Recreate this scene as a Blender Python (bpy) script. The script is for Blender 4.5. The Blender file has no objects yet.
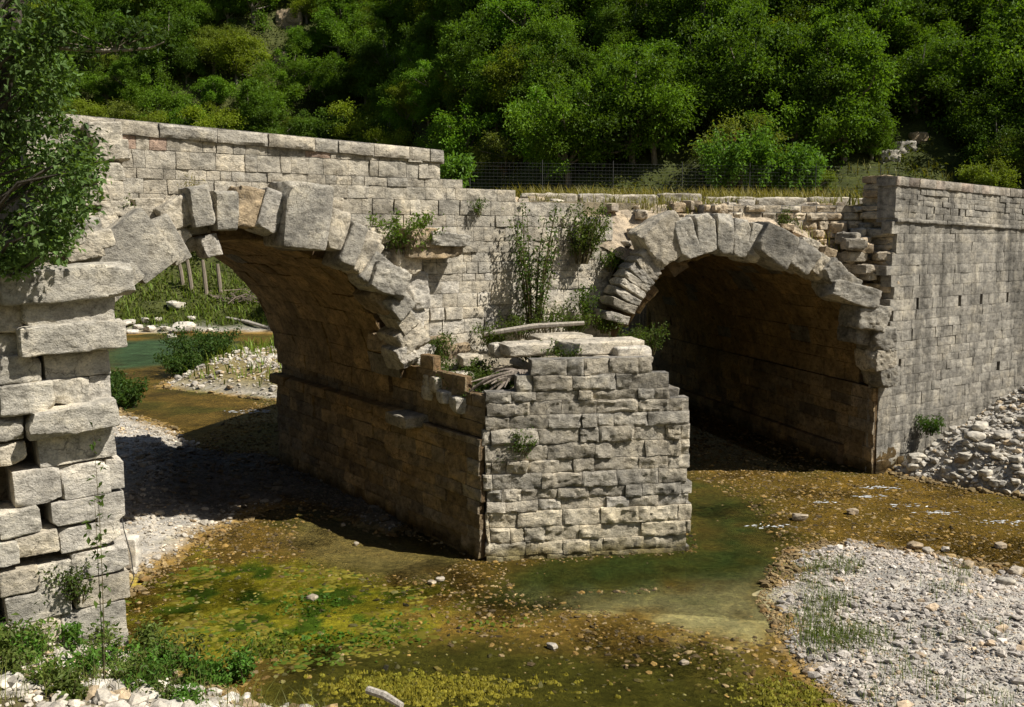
import bpy, math, random
import numpy as np
from mathutils import Matrix, Vector

# ------------------------------------------------------------------ camera, sky, sun, exposure
sc = bpy.context.scene
col = sc.collection
R = math.radians
F, HCAM, HORIZON = 1000.0, 5.8, 235.0
PITCH = math.atan((353.5 - HORIZON) / F)
cam_d = bpy.data.cameras.new('camera'); cam = bpy.data.objects.new('camera', cam_d); col.objects.link(cam)
cam_d.sensor_width = 36; cam_d.lens = 36 * F / 1024; cam_d.clip_end = 2000; cam_d.clip_start = 0.1
cam.location = (0, 0, HCAM); cam.rotation_euler = (math.pi / 2 - PITCH, 0, 0)
sc.camera = cam

SUN_AZ = math.atan2(0.945, -0.31)      # compass style: angle from +Y towards +X
SUN_EL = R(51)
w = bpy.data.worlds.new('World'); sc.world = w; w.use_nodes = True
nt = w.node_tree
sky = nt.nodes.new('ShaderNodeTexSky'); sky.sky_type = 'NISHITA'; sky.sun_disc = False
sky.sun_elevation = SUN_EL; sky.sun_rotation = SUN_AZ
nt.links.new(sky.outputs[0], nt.nodes['Background'].inputs[0])
nt.nodes['Background'].inputs[1].default_value = 0.05
sd = bpy.data.lights.new('sun', 'SUN'); so = bpy.data.objects.new('sun', sd); col.objects.link(so)
sd.energy = 4.9; sd.angle = R(0.5); sd.color = (1.0, 0.955, 0.88)
sv = Vector((math.sin(SUN_AZ) * math.cos(SUN_EL), math.cos(SUN_AZ) * math.cos(SUN_EL), math.sin(SUN_EL)))
so.rotation_euler = sv.to_track_quat('Z', 'Y').to_euler(); so.location = (20, -10, 40)
sc.view_settings.view_transform = 'Standard'; sc.view_settings.look = 'None'
sc.view_settings.gamma = 1; sc.view_settings.exposure = 0.58
sc.cycles.max_bounces = 8; sc.cycles.transparent_max_bounces = 12

# ------------------------------------------------------------------ helpers
rng = np.random.default_rng(11)
random.seed(5)
FW = np.array([0, math.cos(PITCH), -math.sin(PITCH)]); UP = np.array([0, math.sin(PITCH), math.cos(PITCH)])

def at(px, py, z=None, Y=None):
    d = FW + np.array([1, 0, 0]) * (px - 512) / F + UP * (353.5 - py) / F
    t = (z - HCAM) / d[2] if z is not None else Y / d[1]
    return np.array([0, 0, HCAM]) + d * t

def onplane(px, py, P, B):
    """hit of a sight line with the upright plane through P along B -> (distance along B, height, depth)"""
    d = FW + np.array([1, 0, 0]) * (px - 512) / F + UP * (353.5 - py) / F
    n = np.array([B[1], -B[0]])
    t = (n @ P[:2]) / (n @ d[:2])
    q = np.array([0, 0, HCAM]) + d * t
    return float((q[:2] - P[:2]) @ B[:2]), float(q[2]), float(q[1])

def hsh(i, j, k, s):
    h = (i * 374761393 + j * 668265263 + k * 2147483647 + s * 1274126177) & 0xFFFFFFFF
    h = ((h ^ (h >> 13)) * 1274126177) & 0xFFFFFFFF
    h = ((h ^ (h >> 15)) * 2246822519) & 0xFFFFFFFF
    return ((h ^ (h >> 16)) & 0xFFFFFF) / float(0xFFFFFF)

def vn(p, s=0):
    p = np.asarray(p, float); f = np.floor(p); i = f.astype(np.int64); t = p - f
    t = t * t * (3 - 2 * t)
    x, y, z = i[..., 0], i[..., 1], i[..., 2]
    def c(a, b, d): return hsh(x + a, y + b, z + d, s)
    tx, ty, tz = t[..., 0], t[..., 1], t[..., 2]
    a = c(0,0,0)*(1-tx)+c(1,0,0)*tx; b = c(0,1,0)*(1-tx)+c(1,1,0)*tx
    d = c(0,0,1)*(1-tx)+c(1,0,1)*tx; e = c(0,1,1)*(1-tx)+c(1,1,1)*tx
    return (a*(1-ty)+b*ty)*(1-tz) + (d*(1-ty)+e*ty)*tz

def fbm(p, o=4, s=0):
    p = np.asarray(p, float); r = 0; a = .5; tot = 0
    for k in range(o):
        r = r + a * vn(p * 2**k + 17.3 * k, s + k); tot += a; a *= .5
    return r / tot

def sstep(a, b, x):
    t = np.clip((x - a) / (b - a), 0, 1); return t * t * (3 - 2 * t)

class MB:
    """collects vertices, quads, triangles and vertex colours and links them as one mesh object"""
    def __init__(s): s.V=[]; s.Q=[]; s.T=[]; s.C=[]; s.n=0
    def add(s, V, Q=None, T=None, c=(.4,.4,.4)):
        V = np.asarray(V, float).reshape(-1, 3)
        c = np.asarray(c, float)
        if c.ndim == 1: c = np.tile(c, (len(V), 1))
        s.V.append(V); s.C.append(c)
        if Q is not None and len(Q): s.Q.append(np.asarray(Q, np.int64) + s.n)
        if T is not None and len(T): s.T.append(np.asarray(T, np.int64) + s.n)
        s.n += len(V)
    def build(s, name, mat, parent=None, smooth=True, loc=None, link=True, sharp=38):
        V = np.concatenate(s.V); C = np.concatenate(s.C)
        Q = np.concatenate(s.Q) if s.Q else np.zeros((0,4), np.int64)
        T = np.concatenate(s.T) if s.T else np.zeros((0,3), np.int64)
        if loc is not None: V = V - np.asarray(loc)
        me = bpy.data.meshes.new(name)
        me.vertices.add(len(V)); me.vertices.foreach_set('co', V.astype(np.float32).ravel())
        nl = Q.size + T.size
        me.loops.add(nl); me.loops.foreach_set('vertex_index', np.concatenate([Q.ravel(), T.ravel()]).astype(np.int32))
        me.polygons.add(len(Q) + len(T))
        st = np.concatenate([np.arange(len(Q)) * 4, len(Q) * 4 + np.arange(len(T)) * 3])
        me.polygons.foreach_set('loop_start', st.astype(np.int32))
        me.polygons.foreach_set('use_smooth', np.full(len(st), smooth))
        a = me.color_attributes.new('tint', 'FLOAT_COLOR', 'POINT')
        a.data.foreach_set('color', np.concatenate([C, np.ones((len(C),1))], 1).astype(np.float32).ravel())
        me.update(calc_edges=True); me.validate()
        if smooth and sharp: me.set_sharp_from_angle(angle=R(sharp))
        me.materials.append(mat)
        o = bpy.data.objects.new(name, me)
        if link: col.objects.link(o)
        if parent is not None: o.parent = parent
        if loc is not None: o.location = loc
        return o

def tag(o, label=None, cat=None, group=None, kind=None):
    if label: o['label'] = label
    if cat: o['category'] = cat
    if group: o['group'] = group
    if kind: o['kind'] = kind
    return o

def empty(name, loc=(0,0,0)):
    o = bpy.data.objects.new(name, None); col.objects.link(o); o.location = loc; o.empty_display_size = .2
    return o

def copy_tree(o, parent=None):
    c = o.copy(); col.objects.link(c)
    if parent is not None: c.parent = parent
    for ch in o.children: copy_tree(ch, c)
    return c

# ---- rocks: a cube of n segments pulled to a rounded block, chipped and roughened
_cg = {}
def cubegrid(n):
    if n in _cg: return _cg[n]
    g = np.linspace(-1, 1, n + 1); idx = {}; V = []; Q = []
    def vid(p):
        k = tuple(np.round(p, 5))
        if k not in idx: idx[k] = len(V); V.append(p)
        return idx[k]
    for ax in range(3):
        for sg in (-1, 1):
            for i in range(n):
                for j in range(n):
                    q = []
                    for (a, b) in ((i,j),(i+1,j),(i+1,j+1),(i,j+1)):
                        p = [0,0,0]; p[ax] = sg; p[(ax+1)%3] = g[a]; p[(ax+2)%3] = g[b]; q.append(vid(p))
                    Q.append(q if sg > 0 else q[::-1])
    _cg[n] = (np.array(V, float), np.array(Q)); return _cg[n]

def rock(dims, seed, n=8, p=9.0, amp=.06, freq=1.6, chips=5, chipd=(.78,1.05), bias=(0,0,0)):
    V, Q = cubegrid(n); r = np.random.default_rng(seed)
    V = V * (1 / (np.sum(np.abs(V)**p, 1) ** (1/p)))[:, None]
    for k in range(chips):
        d = r.normal(size=3) + np.array(bias); d /= np.linalg.norm(d)
        m = np.max(V @ d) * r.uniform(*chipd)
        e = np.maximum(V @ d - m, 0); V = V - e[:, None] * d
    dims = np.asarray(dims, float) / 2
    W = V * dims; sc_ = dims.mean()
    nrm = V / np.linalg.norm(V, axis=1)[:, None]
    ns = fbm(W / sc_ * freq + seed * 3.7 % 91, 4, seed % 50)
    W = W + nrm * ((ns - .5) * 2 * amp * sc_ * 2)[:, None]
    n2 = fbm(W / sc_ * freq * 4.2 + 5.1, 4, 7 + seed % 31)
    W = W + nrm * ((n2 - .5) * amp * sc_ * 2.3)[:, None]
    n3 = np.abs(fbm(W / sc_ * freq * 1.3 + 3.3, 3, 3 + seed % 29) - .5)
    W = W - nrm * (np.clip(.07 - n3, 0, 1) / .07 * amp * sc_ * .55)[:, None]
    return W, Q, ns

def rot(ax, a):
    return np.array(Matrix.Rotation(a, 3, ax))

def tube(mb, pts, rad, c, sides=6):
    pts = np.asarray(pts, float); n = len(pts)
    rad = np.broadcast_to(rad, (n,)) if np.ndim(rad) else np.full(n, rad)
    tg = np.gradient(pts, axis=0); tg /= np.linalg.norm(tg, axis=1)[:, None] + 1e-9
    ref = np.array([.31, .87, .38]) ; a = np.cross(tg, ref); a /= np.linalg.norm(a, axis=1)[:, None] + 1e-9
    b = np.cross(tg, a)
    an = np.linspace(0, 2*np.pi, sides, endpoint=False)
    V = pts[:, None] + rad[:, None, None] * (np.cos(an)[None, :, None] * a[:, None] + np.sin(an)[None, :, None] * b[:, None])
    Q = []
    for i in range(n-1):
        for j in range(sides):
            Q.append([i*sides+j, i*sides+(j+1)%sides, (i+1)*sides+(j+1)%sides, (i+1)*sides+j])
    V = np.concatenate([V.reshape(-1,3), pts[[0,-1]]])
    T = [[n*sides, (j+1)%sides, j] for j in range(sides)] + [[n*sides+1, (n-1)*sides+j, (n-1)*sides+(j+1)%sides] for j in range(sides)]
    mb.add(V, Q, T, c)

def leafset(mb, P, size, c, up=.5, width=.55, out=None, rg=rng, jit=.35, fold=.18):
    """leaf shaped quads at points P"""
    n = len(P)
    if n == 0: return
    d = rg.normal(size=(n,3))
    if out is not None: d = d * .8 + out
    d[:,2] -= .25
    d /= np.linalg.norm(d, axis=1)[:, None]
    nn = rg.normal(size=(n,3)); nn[:,2] = np.abs(nn[:,2]) + up * 2
    s = np.cross(d, nn); s /= np.linalg.norm(s, axis=1)[:, None] + 1e-9
    nn = np.cross(s, d)
    L = size * rg.uniform(1-jit, 1+jit, n)[:, None]
    W = L * width / 2
    base = P; tip = P + d * L
    mid = P + d * L * .45 + nn * L * fold
    V = np.stack([base, mid + s * W, tip, mid - s * W], 1).reshape(-1,3)
    Q = np.arange(n*4).reshape(n,4)
    c = np.asarray(c); c = np.tile(c, (n,1)) if c.ndim == 1 else c
    mb.add(V, Q, None, np.repeat(c, 4, 0))

def leafcol(n, base, var=.35, rg=rng, yellow=0.0):
    b = np.asarray(base); k = rg.uniform(1-var, 1+var, n)[:, None]
    c = b * k
    y = rg.random(n)[:, None] * yellow
    return np.clip(c * (1 - y) + np.array([.16,.14,.02]) * y, 0, 1)

# ------------------------------------------------------------------ materials
def nodes(name):
    m = bpy.data.materials.new(name); m.use_nodes = True
    t = m.node_tree; b = t.nodes['Principled BSDF']
    return m, t, b
def N(t, ty, **kw):
    n = t.nodes.new(ty)
    for k, v in kw.items(): setattr(n, k, v)
    return n
def noise(t, sc_, det=5, rough=.6, vec=None):
    n = N(t, 'ShaderNodeTexNoise'); n.inputs['Scale'].default_value = sc_; n.inputs['Detail'].default_value = det
    n.inputs['Roughness'].default_value = rough
    if vec is not None: t.links.new(vec, n.inputs['Vector'])
    return n
def ramp(t, src, stops):
    r = N(t, 'ShaderNodeValToRGB'); e = r.color_ramp.elements
    while len(e) < len(stops): e.new(.5)
    for i, (p, c) in enumerate(stops):
        e[i].position = p; e[i].color = (*c, 1) if len(c) == 3 else c
    t.links.new(src, r.inputs[0]); return r
def mixc(t, a, b, f, mode='MIX'):
    m = N(t, 'ShaderNodeMix', data_type='RGBA', blend_type=mode)
    for s, v in ((m.inputs[6], a), (m.inputs[7], b), (m.inputs[0], f)):
        if hasattr(v, 'is_linked') or hasattr(v, 'links'): t.links.new(v, s)
        elif isinstance(v, (int, float)): s.default_value = v
        else: s.default_value = (*v, 1)
    return m.outputs[2]
def tint(t): return N(t, 'ShaderNodeAttribute', attribute_name='tint').outputs['Color']
def coords(t, scale=None):
    g = N(t, 'ShaderNodeTexCoord').outputs['Object']
    if scale:
        m = N(t, 'ShaderNodeMapping'); m.inputs['Scale'].default_value = scale; t.links.new(g, m.inputs['Vector']); g = m.outputs[0]
    return g
def bump(t, b, h, strength, dist, prev=None):
    n = N(t, 'ShaderNodeBump'); n.inputs['Strength'].default_value = strength; n.inputs['Distance'].default_value = dist
    t.links.new(h, n.inputs['Height'])
    if prev is not None: t.links.new(prev, n.inputs['Normal'])
    t.links.new(n.outputs[0], b.inputs['Normal']); return n.outputs[0]

def make_stone(name, dark=.55, lichen=.5, bstr=.9, lichcol=(.13,.125,.11), pits=True, streak=.0, soft=False):
    m, t, b = nodes(name); g = coords(t)
    gz = coords(t, (1,1,1.5)); n1 = noise(t, 1.7, 6, .65, g); n2 = noise(t, 6.5, 7, .7, gz); n3 = noise(t, 45, 4, .7, g)
    v1 = ramp(t, n1.outputs[0], [(.32,(dark,)*3), (.5,(.95,.95,.95)), (.68,(1.3,1.26,1.18))] if not soft else [(.22,(dark,)*3), (.5,(.85,.83,.8)), (.8,(1.6,1.45,1.2))])
    c = mixc(t, tint(t), v1.outputs[0], 1.0, 'MULTIPLY')
    v2 = ramp(t, n2.outputs[0], [(.34,(.42,.41,.39)), (.5,(1,1,1)), (.66,(1.3,1.28,1.22))])
    c = mixc(t, c, v2.outputs[0], .8 if soft else .85, 'MULTIPLY')
    # grey-black lichen in uneven blotches
    l = noise(t, 3.3, 7, .72, g); lr = ramp(t, l.outputs[0], [(.50,(0,0,0)), (.62,(1,1,1))])
    l2 = noise(t, 26, 5, .7, g); lr2 = ramp(t, l2.outputs[0], [(.38,(0,0,0)), (.6,(1,1,1))])
    lf = mixc(t, lr.outputs[0], lr2.outputs[0], 1.0, 'MULTIPLY')
    mul = N(t, 'ShaderNodeMath', operation='MULTIPLY'); mul.inputs[1].default_value = lichen
    t.links.new(lf, mul.inputs[0])
    c = mixc(t, c, lichcol, mul.outputs[0])
    if streak:
        gs = coords(t, (1.6, 1.6, .16)); ns = noise(t, 1.0, 6, .65, gs)
        sr = ramp(t, ns.outputs[0], [(.46,(1,1,1)), (.6,(1-streak,)*3)])
        c = mixc(t, c, sr.outputs[0], 1.0, 'MULTIPLY')
    sp = ramp(t, n3.outputs[0], [(.33,(.62,.62,.62)), (.5,(1,1,1)), (.68,(1.15,1.15,1.15))])
    c = mixc(t, c, sp.outputs[0], .8, 'MULTIPLY')
    if pits:                                   # thin weathered cracks, only in places
        dn = noise(t, 2.2, 4, .6, g); dm = mixc(t, g, dn.outputs['Color'], .35)
        cv = N(t, 'ShaderNodeTexVoronoi', feature='DISTANCE_TO_EDGE'); cv.inputs['Scale'].default_value = 2.6; t.links.new(dm, cv.inputs['Vector'])
        cr = ramp(t, cv.outputs['Distance'], [(0,(0,0,0)), (.022,(1,1,1))]); cm = ramp(t, n1.outputs[0], [(.46,(1,1,1)), (.56,(0,0,0))])
        ck = mixc(t, cr.outputs[0], (1,1,1), cm.outputs[0], 'LIGHTEN'); c = mixc(t, c, mixc(t, ck, (1,1,1), .35), .9, 'MULTIPLY')
    t.links.new(c, b.inputs['Base Color']); b.inputs['Roughness'].default_value = .92; b.inputs['Specular IOR Level'].default_value = .15
    p = bump(t, b, n2.outputs[0], bstr, .05)
    p = bump(t, b, n3.outputs[0], bstr * .8, .018, p)
    if pits:
        v = N(t, 'ShaderNodeTexVoronoi'); v.inputs['Scale'].default_value = 16; t.links.new(g, v.inputs['Vector'])
        vr = ramp(t, v.outputs[0], [(.08,(0,0,0)), (.22,(1,1,1))])
        bump(t, b, vr.outputs[0], .35, .02, p)
    return m

M = {}
M['stone'] = make_stone('weathered_limestone')
M['block'] = make_stone('pale_block_stone', dark=.6, lichen=.38, bstr=.9, lichcol=(.15,.145,.125))
M['grey'] = make_stone('grey_limestone', dark=.5, lichen=.62, bstr=1.0, lichcol=(.10,.098,.09))
M['wing'] = make_stone('stained_wall_stone', dark=.65, lichen=.52, bstr=.7, lichcol=(.11,.105,.095), pits=False, streak=.5)
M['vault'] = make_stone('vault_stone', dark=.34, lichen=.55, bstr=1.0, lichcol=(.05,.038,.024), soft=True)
M['pebble'] = make_stone('river_pebble', dark=.85, lichen=.12, bstr=.3, pits=False)

def make_leaf(name, trans=.4, spec=.12):
    m, t, b = nodes(name)
    a = tint(t)
    t.links.new(a, b.inputs['Base Color']); b.inputs['Roughness'].default_value = .5; b.inputs['Specular IOR Level'].default_value = spec
    tr = N(t, 'ShaderNodeBsdfTranslucent')
    c2 = mixc(t, a, (1.3, 1.32, .4), 1.0, 'MULTIPLY'); t.links.new(c2, tr.inputs[0])
    mx = N(t, 'ShaderNodeMixShader'); mx.inputs[0].default_value = trans
    t.links.new(b.outputs[0], mx.inputs[1]); t.links.new(tr.outputs[0], mx.inputs[2])
    t.links.new(mx.outputs[0], t.nodes['Material Output'].inputs[0])
    return m
M['leaf'] = make_leaf('leaf')
M['grass'] = make_leaf('grass_blade', .3, .15)

def make_bark(name):
    m, t, b = nodes(name); g = coords(t, (8, 8, 1.5)); n = noise(t, 3, 5, .7, g)
    r = ramp(t, n.outputs[0], [(.3,(.5,.5,.5)), (.7,(1.3,1.3,1.3))])
    t.links.new(mixc(t, tint(t), r.outputs[0], 1.0, 'MULTIPLY'), b.inputs['Base Color'])
    b.inputs['Roughness'].default_value = .9; b.inputs['Specular IOR Level'].default_value = .1
    bump(t, b, n.outputs[0], .8, .02); return m
M['bark'] = make_bark('bark')

def make_ground():
    m, t, b = nodes('river_ground'); g = coords(t)
    v = N(t, 'ShaderNodeTexVoronoi'); v.inputs['Scale'].default_value = 15; t.links.new(g, v.inputs['Vector'])
    vc = N(t, 'ShaderNodeSeparateColor'); t.links.new(v.outputs['Color'], vc.inputs[0])
    pr = ramp(t, vc.outputs[0], [(0,(.5,.48,.45)), (.5,(.95,.95,.95)), (1,(1.55,1.45,1.25))])
    c = mixc(t, tint(t), pr.outputs[0], .55, 'MULTIPLY')
    n2 = noise(t, 1.3, 6, .65, g); r2 = ramp(t, n2.outputs[0], [(.3,(.6,.6,.6)), (.55,(1,1,1)), (.75,(1.3,1.25,1.15))])
    c = mixc(t, c, r2.outputs[0], .9, 'MULTIPLY')
    n3 = noise(t, 30, 4, .7, g); r3 = ramp(t, n3.outputs[0], [(.3,(.6,.6,.6)), (.7,(1.3,1.3,1.3))])
    c = mixc(t, c, r3.outputs[0], .8, 'MULTIPLY')
    t.links.new(c, b.inputs['Base Color']); b.inputs['Roughness'].default_value = .9; b.inputs['Specular IOR Level'].default_value = .1
    p = bump(t, b, v.outputs['Distance'], -.4, .03); bump(t, b, n3.outputs[0], .6, .02, p)
    return m
M['ground'] = make_ground()

def make_water():
    m = bpy.data.materials.new('stream_water'); m.use_nodes = True; t = m.node_tree
    for n in list(t.nodes):
        if n.type == 'BSDF_PRINCIPLED': t.nodes.remove(n)
    g = coords(t, (1, 1.6, 1)); n1 = noise(t, 2.2, 4, .55, g); n2 = noise(t, 9, 3, .55, g)
    add = N(t, 'ShaderNodeMath', operation='MULTIPLY_ADD'); add.inputs[1].default_value = .35
    t.links.new(n2.outputs[0], add.inputs[0]); t.links.new(n1.outputs[0], add.inputs[2])
    bp = N(t, 'ShaderNodeBump'); bp.inputs['Strength'].default_value = .16; bp.inputs['Distance'].default_value = .08
    t.links.new(add.outputs[0], bp.inputs['Height'])
    gc = coords(t); mk_ = noise(t, .42, 2, .5, gc); mr = ramp(t, mk_.outputs[0], [(.52,(0,0,0)), (.62,(1,1,1))])
    ch = noise(t, 7, 4, .65, coords(t, (.7,1.7,1))); bq = N(t, 'ShaderNodeBump'); bq.inputs['Distance'].default_value = .10
    t.links.new(mr.outputs[0], bq.inputs['Strength']); t.links.new(ch.outputs[0], bq.inputs['Height']); t.links.new(bp.outputs[0], bq.inputs['Normal']); bp = bq
    fr = N(t, 'ShaderNodeFresnel'); fr.inputs[0].default_value = 1.33; t.links.new(bp.outputs[0], fr.inputs['Normal'])
    tr = N(t, 'ShaderNodeBsdfTransparent'); tr.inputs[0].default_value = (.90, .92, .76, 1)
    gl = N(t, 'ShaderNodeBsdfGlossy'); gl.inputs['Roughness'].default_value = .04; t.links.new(bp.outputs[0], gl.inputs['Normal'])
    mx = N(t, 'ShaderNodeMixShader'); t.links.new(fr.outputs[0], mx.inputs[0])
    t.links.new(tr.outputs[0], mx.inputs[1]); t.links.new(gl.outputs[0], mx.inputs[2])
    t.links.new(mx.outputs[0], t.nodes['Material Output'].inputs[0])
    return m
M['water'] = make_water()
def make_plain(name, c, rough=.6, metal=0):
    m, t, b = nodes(name); b.inputs['Roughness'].default_value = rough; b.inputs['Metallic'].default_value = metal
    n = noise(t, 12, 4, .6, coords(t)); r = ramp(t, n.outputs[0], [(.3, tuple(x*.75 for x in c)), (.7, tuple(min(1,x*1.2) for x in c))])
    t.links.new(r.outputs[0], b.inputs['Base Color']); return m
M['wire'] = make_plain('dull_wire', (.045,.045,.042), .7)

# ------------------------------------------------------------------ layout (metres; water level z = 0)
def unit(deg): return np.array([math.cos(R(deg)), math.sin(R(deg)), 0.0])
B1, A1 = unit(35), unit(125)          # along the bridge / along the first vault
B2, A2 = unit(15), unit(105)          # the second arch is skewed
P1 = at(484, 562, z=0)                # pier, front corner towards the first arch
P2 = at(690, 551, z=0)                # pier, other front corner
W0 = at(876, 474, z=0)                # corner of the far abutment
C0 = P1 - B1 * 6.25                   # corner of the near abutment pier
BRK = 2.55                            # how far the first vault is broken back from the old face
R1, ZS1 = 3.1, 2.6
ctr1 = P1 + A1 * BRK - B1 * R1; ctr1[2] = 0
R2, ZS2 = 3.35, 2.12
ctr2 = W0 - B2 * R2; ctr2[2] = 0
LFT2 = W0 - B2 * 2 * R2
Z = np.array([0, 0, 1.0])

# ------------------------------------------------------------------ masonry
def masonry(mb, mapf, u0, u1, v0, v1, course, blen, colf, pred=None, relief=.03, gap=.014, round_=.02,
            core=.5, seed=0, res=.085, rows=None, mortar=(.30,.28,.25), holes=(), cjit=.18, ljit=.4, joint=.03, wob=.01, blkoff=.015, edgejit=0):
    r = np.random.default_rng(seed)
    v = v0; row = 0
    while v < v1 - .02:
        h = rows[row] if rows is not None and row < len(rows) else course * r.uniform(1-cjit, 1+cjit)
        if v + h > v1 - course * .45: h = v1 - v
        cuts = [u0 - r.uniform(0, blen * .8)]
        while cuts[-1] < u1: cuts.append(cuts[-1] + max(blen * r.uniform(1-ljit, 1+ljit), h * .55))
        cuts = [min(max(c, u0), u1) for c in cuts]; cuts = sorted(set(cuts))
        hl = [x for x in holes if v <= x[1] < v + h]
        if edgejit: cuts[0] += r.uniform(-.2,1)*edgejit; cuts[-1] += r.uniform(-1,.5)*edgejit
        spans = list(zip(cuts[:-1], cuts[1:])); hs = set()
        for x in hl:
            ns = []
            for (a, b) in spans:
                if a < x[0] < b and b - a > .25:
                    ns += [(a, x[0]-.055), (x[0]-.055, x[0]+.055), (x[0]+.055, b)]; hs.add(round(x[0]-.055, 4))
                else: ns.append((a, b))
            spans = ns
        for (a, b) in spans:
            if b - a < .05: continue
            uc, vc = (a+b)/2, v + h/2
            if pred is not None and not pred(uc, vc): continue
            hole = round(a, 4) in hs
            c = np.asarray(colf(uc, vc, r), float)
            # cell: joint bed and body of the wall
            cu = np.array([a,b,b,a]); cv = np.array([v,v,v+h,v+h]); Pc, Nc = mapf(cu, cv)
            f = Pc - Nc * (joint if not hole else .35); k = Pc - Nc * core
            mb.add(np.concatenate([f,k]), [[0,1,2,3],[7,6,5,4],[0,4,5,1],[1,5,6,2],[2,6,7,3],[3,7,4,0]], None, np.array(mortar)*(1 if not hole else .4))
            if hole: continue
            nu = int(np.clip((b-a)/res + 3, 5, 16)); nv = int(np.clip(h/res + 3, 5, 9))
            gu = np.concatenate([[0,0], np.linspace(0,1,nu), [1,1]])[1:-1]; gu = np.concatenate([[0], np.linspace(0,1,nu), [1]])
            gv = np.concatenate([[0], np.linspace(0,1,nv), [1]])
            U, Vv = np.meshgrid(gu, gv, indexing='ij')
            g2 = gap * r.uniform(.5, 1.5)
            uu = a + g2/2 + U * (b-a-g2); vv = v + g2/2 + Vv * (h-g2)
            Pp, Nn = mapf(uu.ravel(), vv.ravel())
            ed = np.minimum(np.minimum(U*(b-a), (1-U)*(b-a)), np.minimum(Vv*h, (1-Vv)*h)).ravel()
            rr = round_ * r.uniform(.7, 1.4)
            disp = -rr * (1 - np.clip(ed/rr, 0, 1))**2 * .8
            off = r.normal() * blkoff
            nz = fbm(Pp * 4.5 + seed, 4, seed % 40)
            n2_ = fbm(Pp * 15 + seed * 1.3, 3, 5 + seed % 30); tl = r.normal(0, relief*.5); tm = r.normal(0, relief*.5)
            disp = disp + off + (nz - .5) * 2 * relief + (n2_ - .5) * 1.3 * relief + (U.ravel()-.5)*tl + (Vv.ravel()-.5)*tm
            wv = (vn(Pp * 6 + 9, 3) - .5) * 2 * wob; wv2 = (vn(Pp * 6 + 31, 4) - .5) * 2 * wob
            ring = np.zeros_like(U, bool); ring[0,:]=ring[-1,:]=True; ring[:,0]=ring[:,-1]=True; ring = ring.ravel()
            disp = np.maximum(disp, -joint + .007)
            disp = np.where(ring, -max(joint, .03) - .03, disp)
            Pt = Pp + Nn * disp[:, None]
            tu = mapf(uu.ravel() + wv, vv.ravel() + wv2)[0] - Pp
            Pt = Pt + tu
            m, q = U.shape; ii = np.arange(m*q).reshape(m,q)
            Q = np.stack([ii[:-1,:-1], ii[1:,:-1], ii[1:,1:], ii[:-1,1:]], -1).reshape(-1,4)
            shade = 1 + (nz[:, None] - .5) * .3
            wet = sstep(.34, .06, Pt[:,2] + (nz-.5)*.4)[:, None]
            mb.add(Pt, Q, None, c * shade * (1 - wet*np.array([.66,.68,.8])))
        v += h; row += 1

def planemap(P, B, tilt=0.0, normal=None):
    n = np.array([B[1], -B[0], 0.0]) if normal is None else normal
    def f(u, v):
        u = np.asarray(u, float); v = np.asarray(v, float)
        return P[None] * np.array([1,1,0]) + u[:, None]*B[None] + v[:, None]*Z[None] - (v*tilt)[:, None]*n[None], np.tile(n, (len(u),1))
    return f

CREAM = np.array([.49,.435,.34]); GREY = np.array([.335,.31,.26]); WARM = np.array([.40,.31,.20]); PALE = np.array([.52,.48,.41])
BROWN = np.array([.37,.265,.135])
def pick(r, a, b, var=.22):
    k = r.random(); return (a*(1-k) + b*k) * r.uniform(1-var, 1+var)

bridge = tag(empty('stone_bridge', tuple(P1)), 'ruined two-arched stone bridge with broken voussoirs and pier standing in the stream', 'bridge')
bridge_loc = np.array(P1)
def part(mb, name, mat, parent=None, smooth=True, label=None):
    o = mb.build(name, M[mat], None, smooth, sharp=27)
    p = parent or bridge
    o.parent = p
    o.matrix_parent_inverse = Matrix.Translation(-Vector(bridge_loc)) if p is bridge else Matrix.Identity(4)
    if label: o['label'] = label
    return o
bpy.context.view_layer.update()

# ---- first vault: intrados cells
def vaultmap(ctr, B, A, Rr, zs):
    def f(u, v):
        u = np.asarray(u, float); th = np.asarray(v, float) / Rr
        rad = np.cos(th)[:,None]*B[None] + np.sin(th)[:,None]*Z[None]
        return ctr[None] + zs*Z[None] + u[:,None]*A[None] + rad*Rr, -rad
    return f
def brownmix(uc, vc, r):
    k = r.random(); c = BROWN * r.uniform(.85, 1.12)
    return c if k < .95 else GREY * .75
mb = MB()
L1 = 7.0
def pr1(u, v):
    th = v / R1
    e = .42 + .5 * fbm(np.array([[v*1.3, 3.1, 0]]), 2, 5)[0]
    return u > e
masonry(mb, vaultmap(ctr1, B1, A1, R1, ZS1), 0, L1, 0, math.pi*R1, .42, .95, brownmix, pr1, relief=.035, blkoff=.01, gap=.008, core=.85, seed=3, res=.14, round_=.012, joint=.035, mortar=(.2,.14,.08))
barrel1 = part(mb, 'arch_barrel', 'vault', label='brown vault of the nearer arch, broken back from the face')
mb = MB()
L2 = 14.0
def pr2(u, v):
    e = .55 + .3 * fbm(np.array([[v*1.5, 8.1, 0]]), 2, 9)[0]
    return u > e
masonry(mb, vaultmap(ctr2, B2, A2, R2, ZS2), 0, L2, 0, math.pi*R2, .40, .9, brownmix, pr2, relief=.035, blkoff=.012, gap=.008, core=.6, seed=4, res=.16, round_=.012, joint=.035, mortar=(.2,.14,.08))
barrel2 = part(mb, 'arch_barrel', 'vault', label='dark vault of the farther arch')

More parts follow.
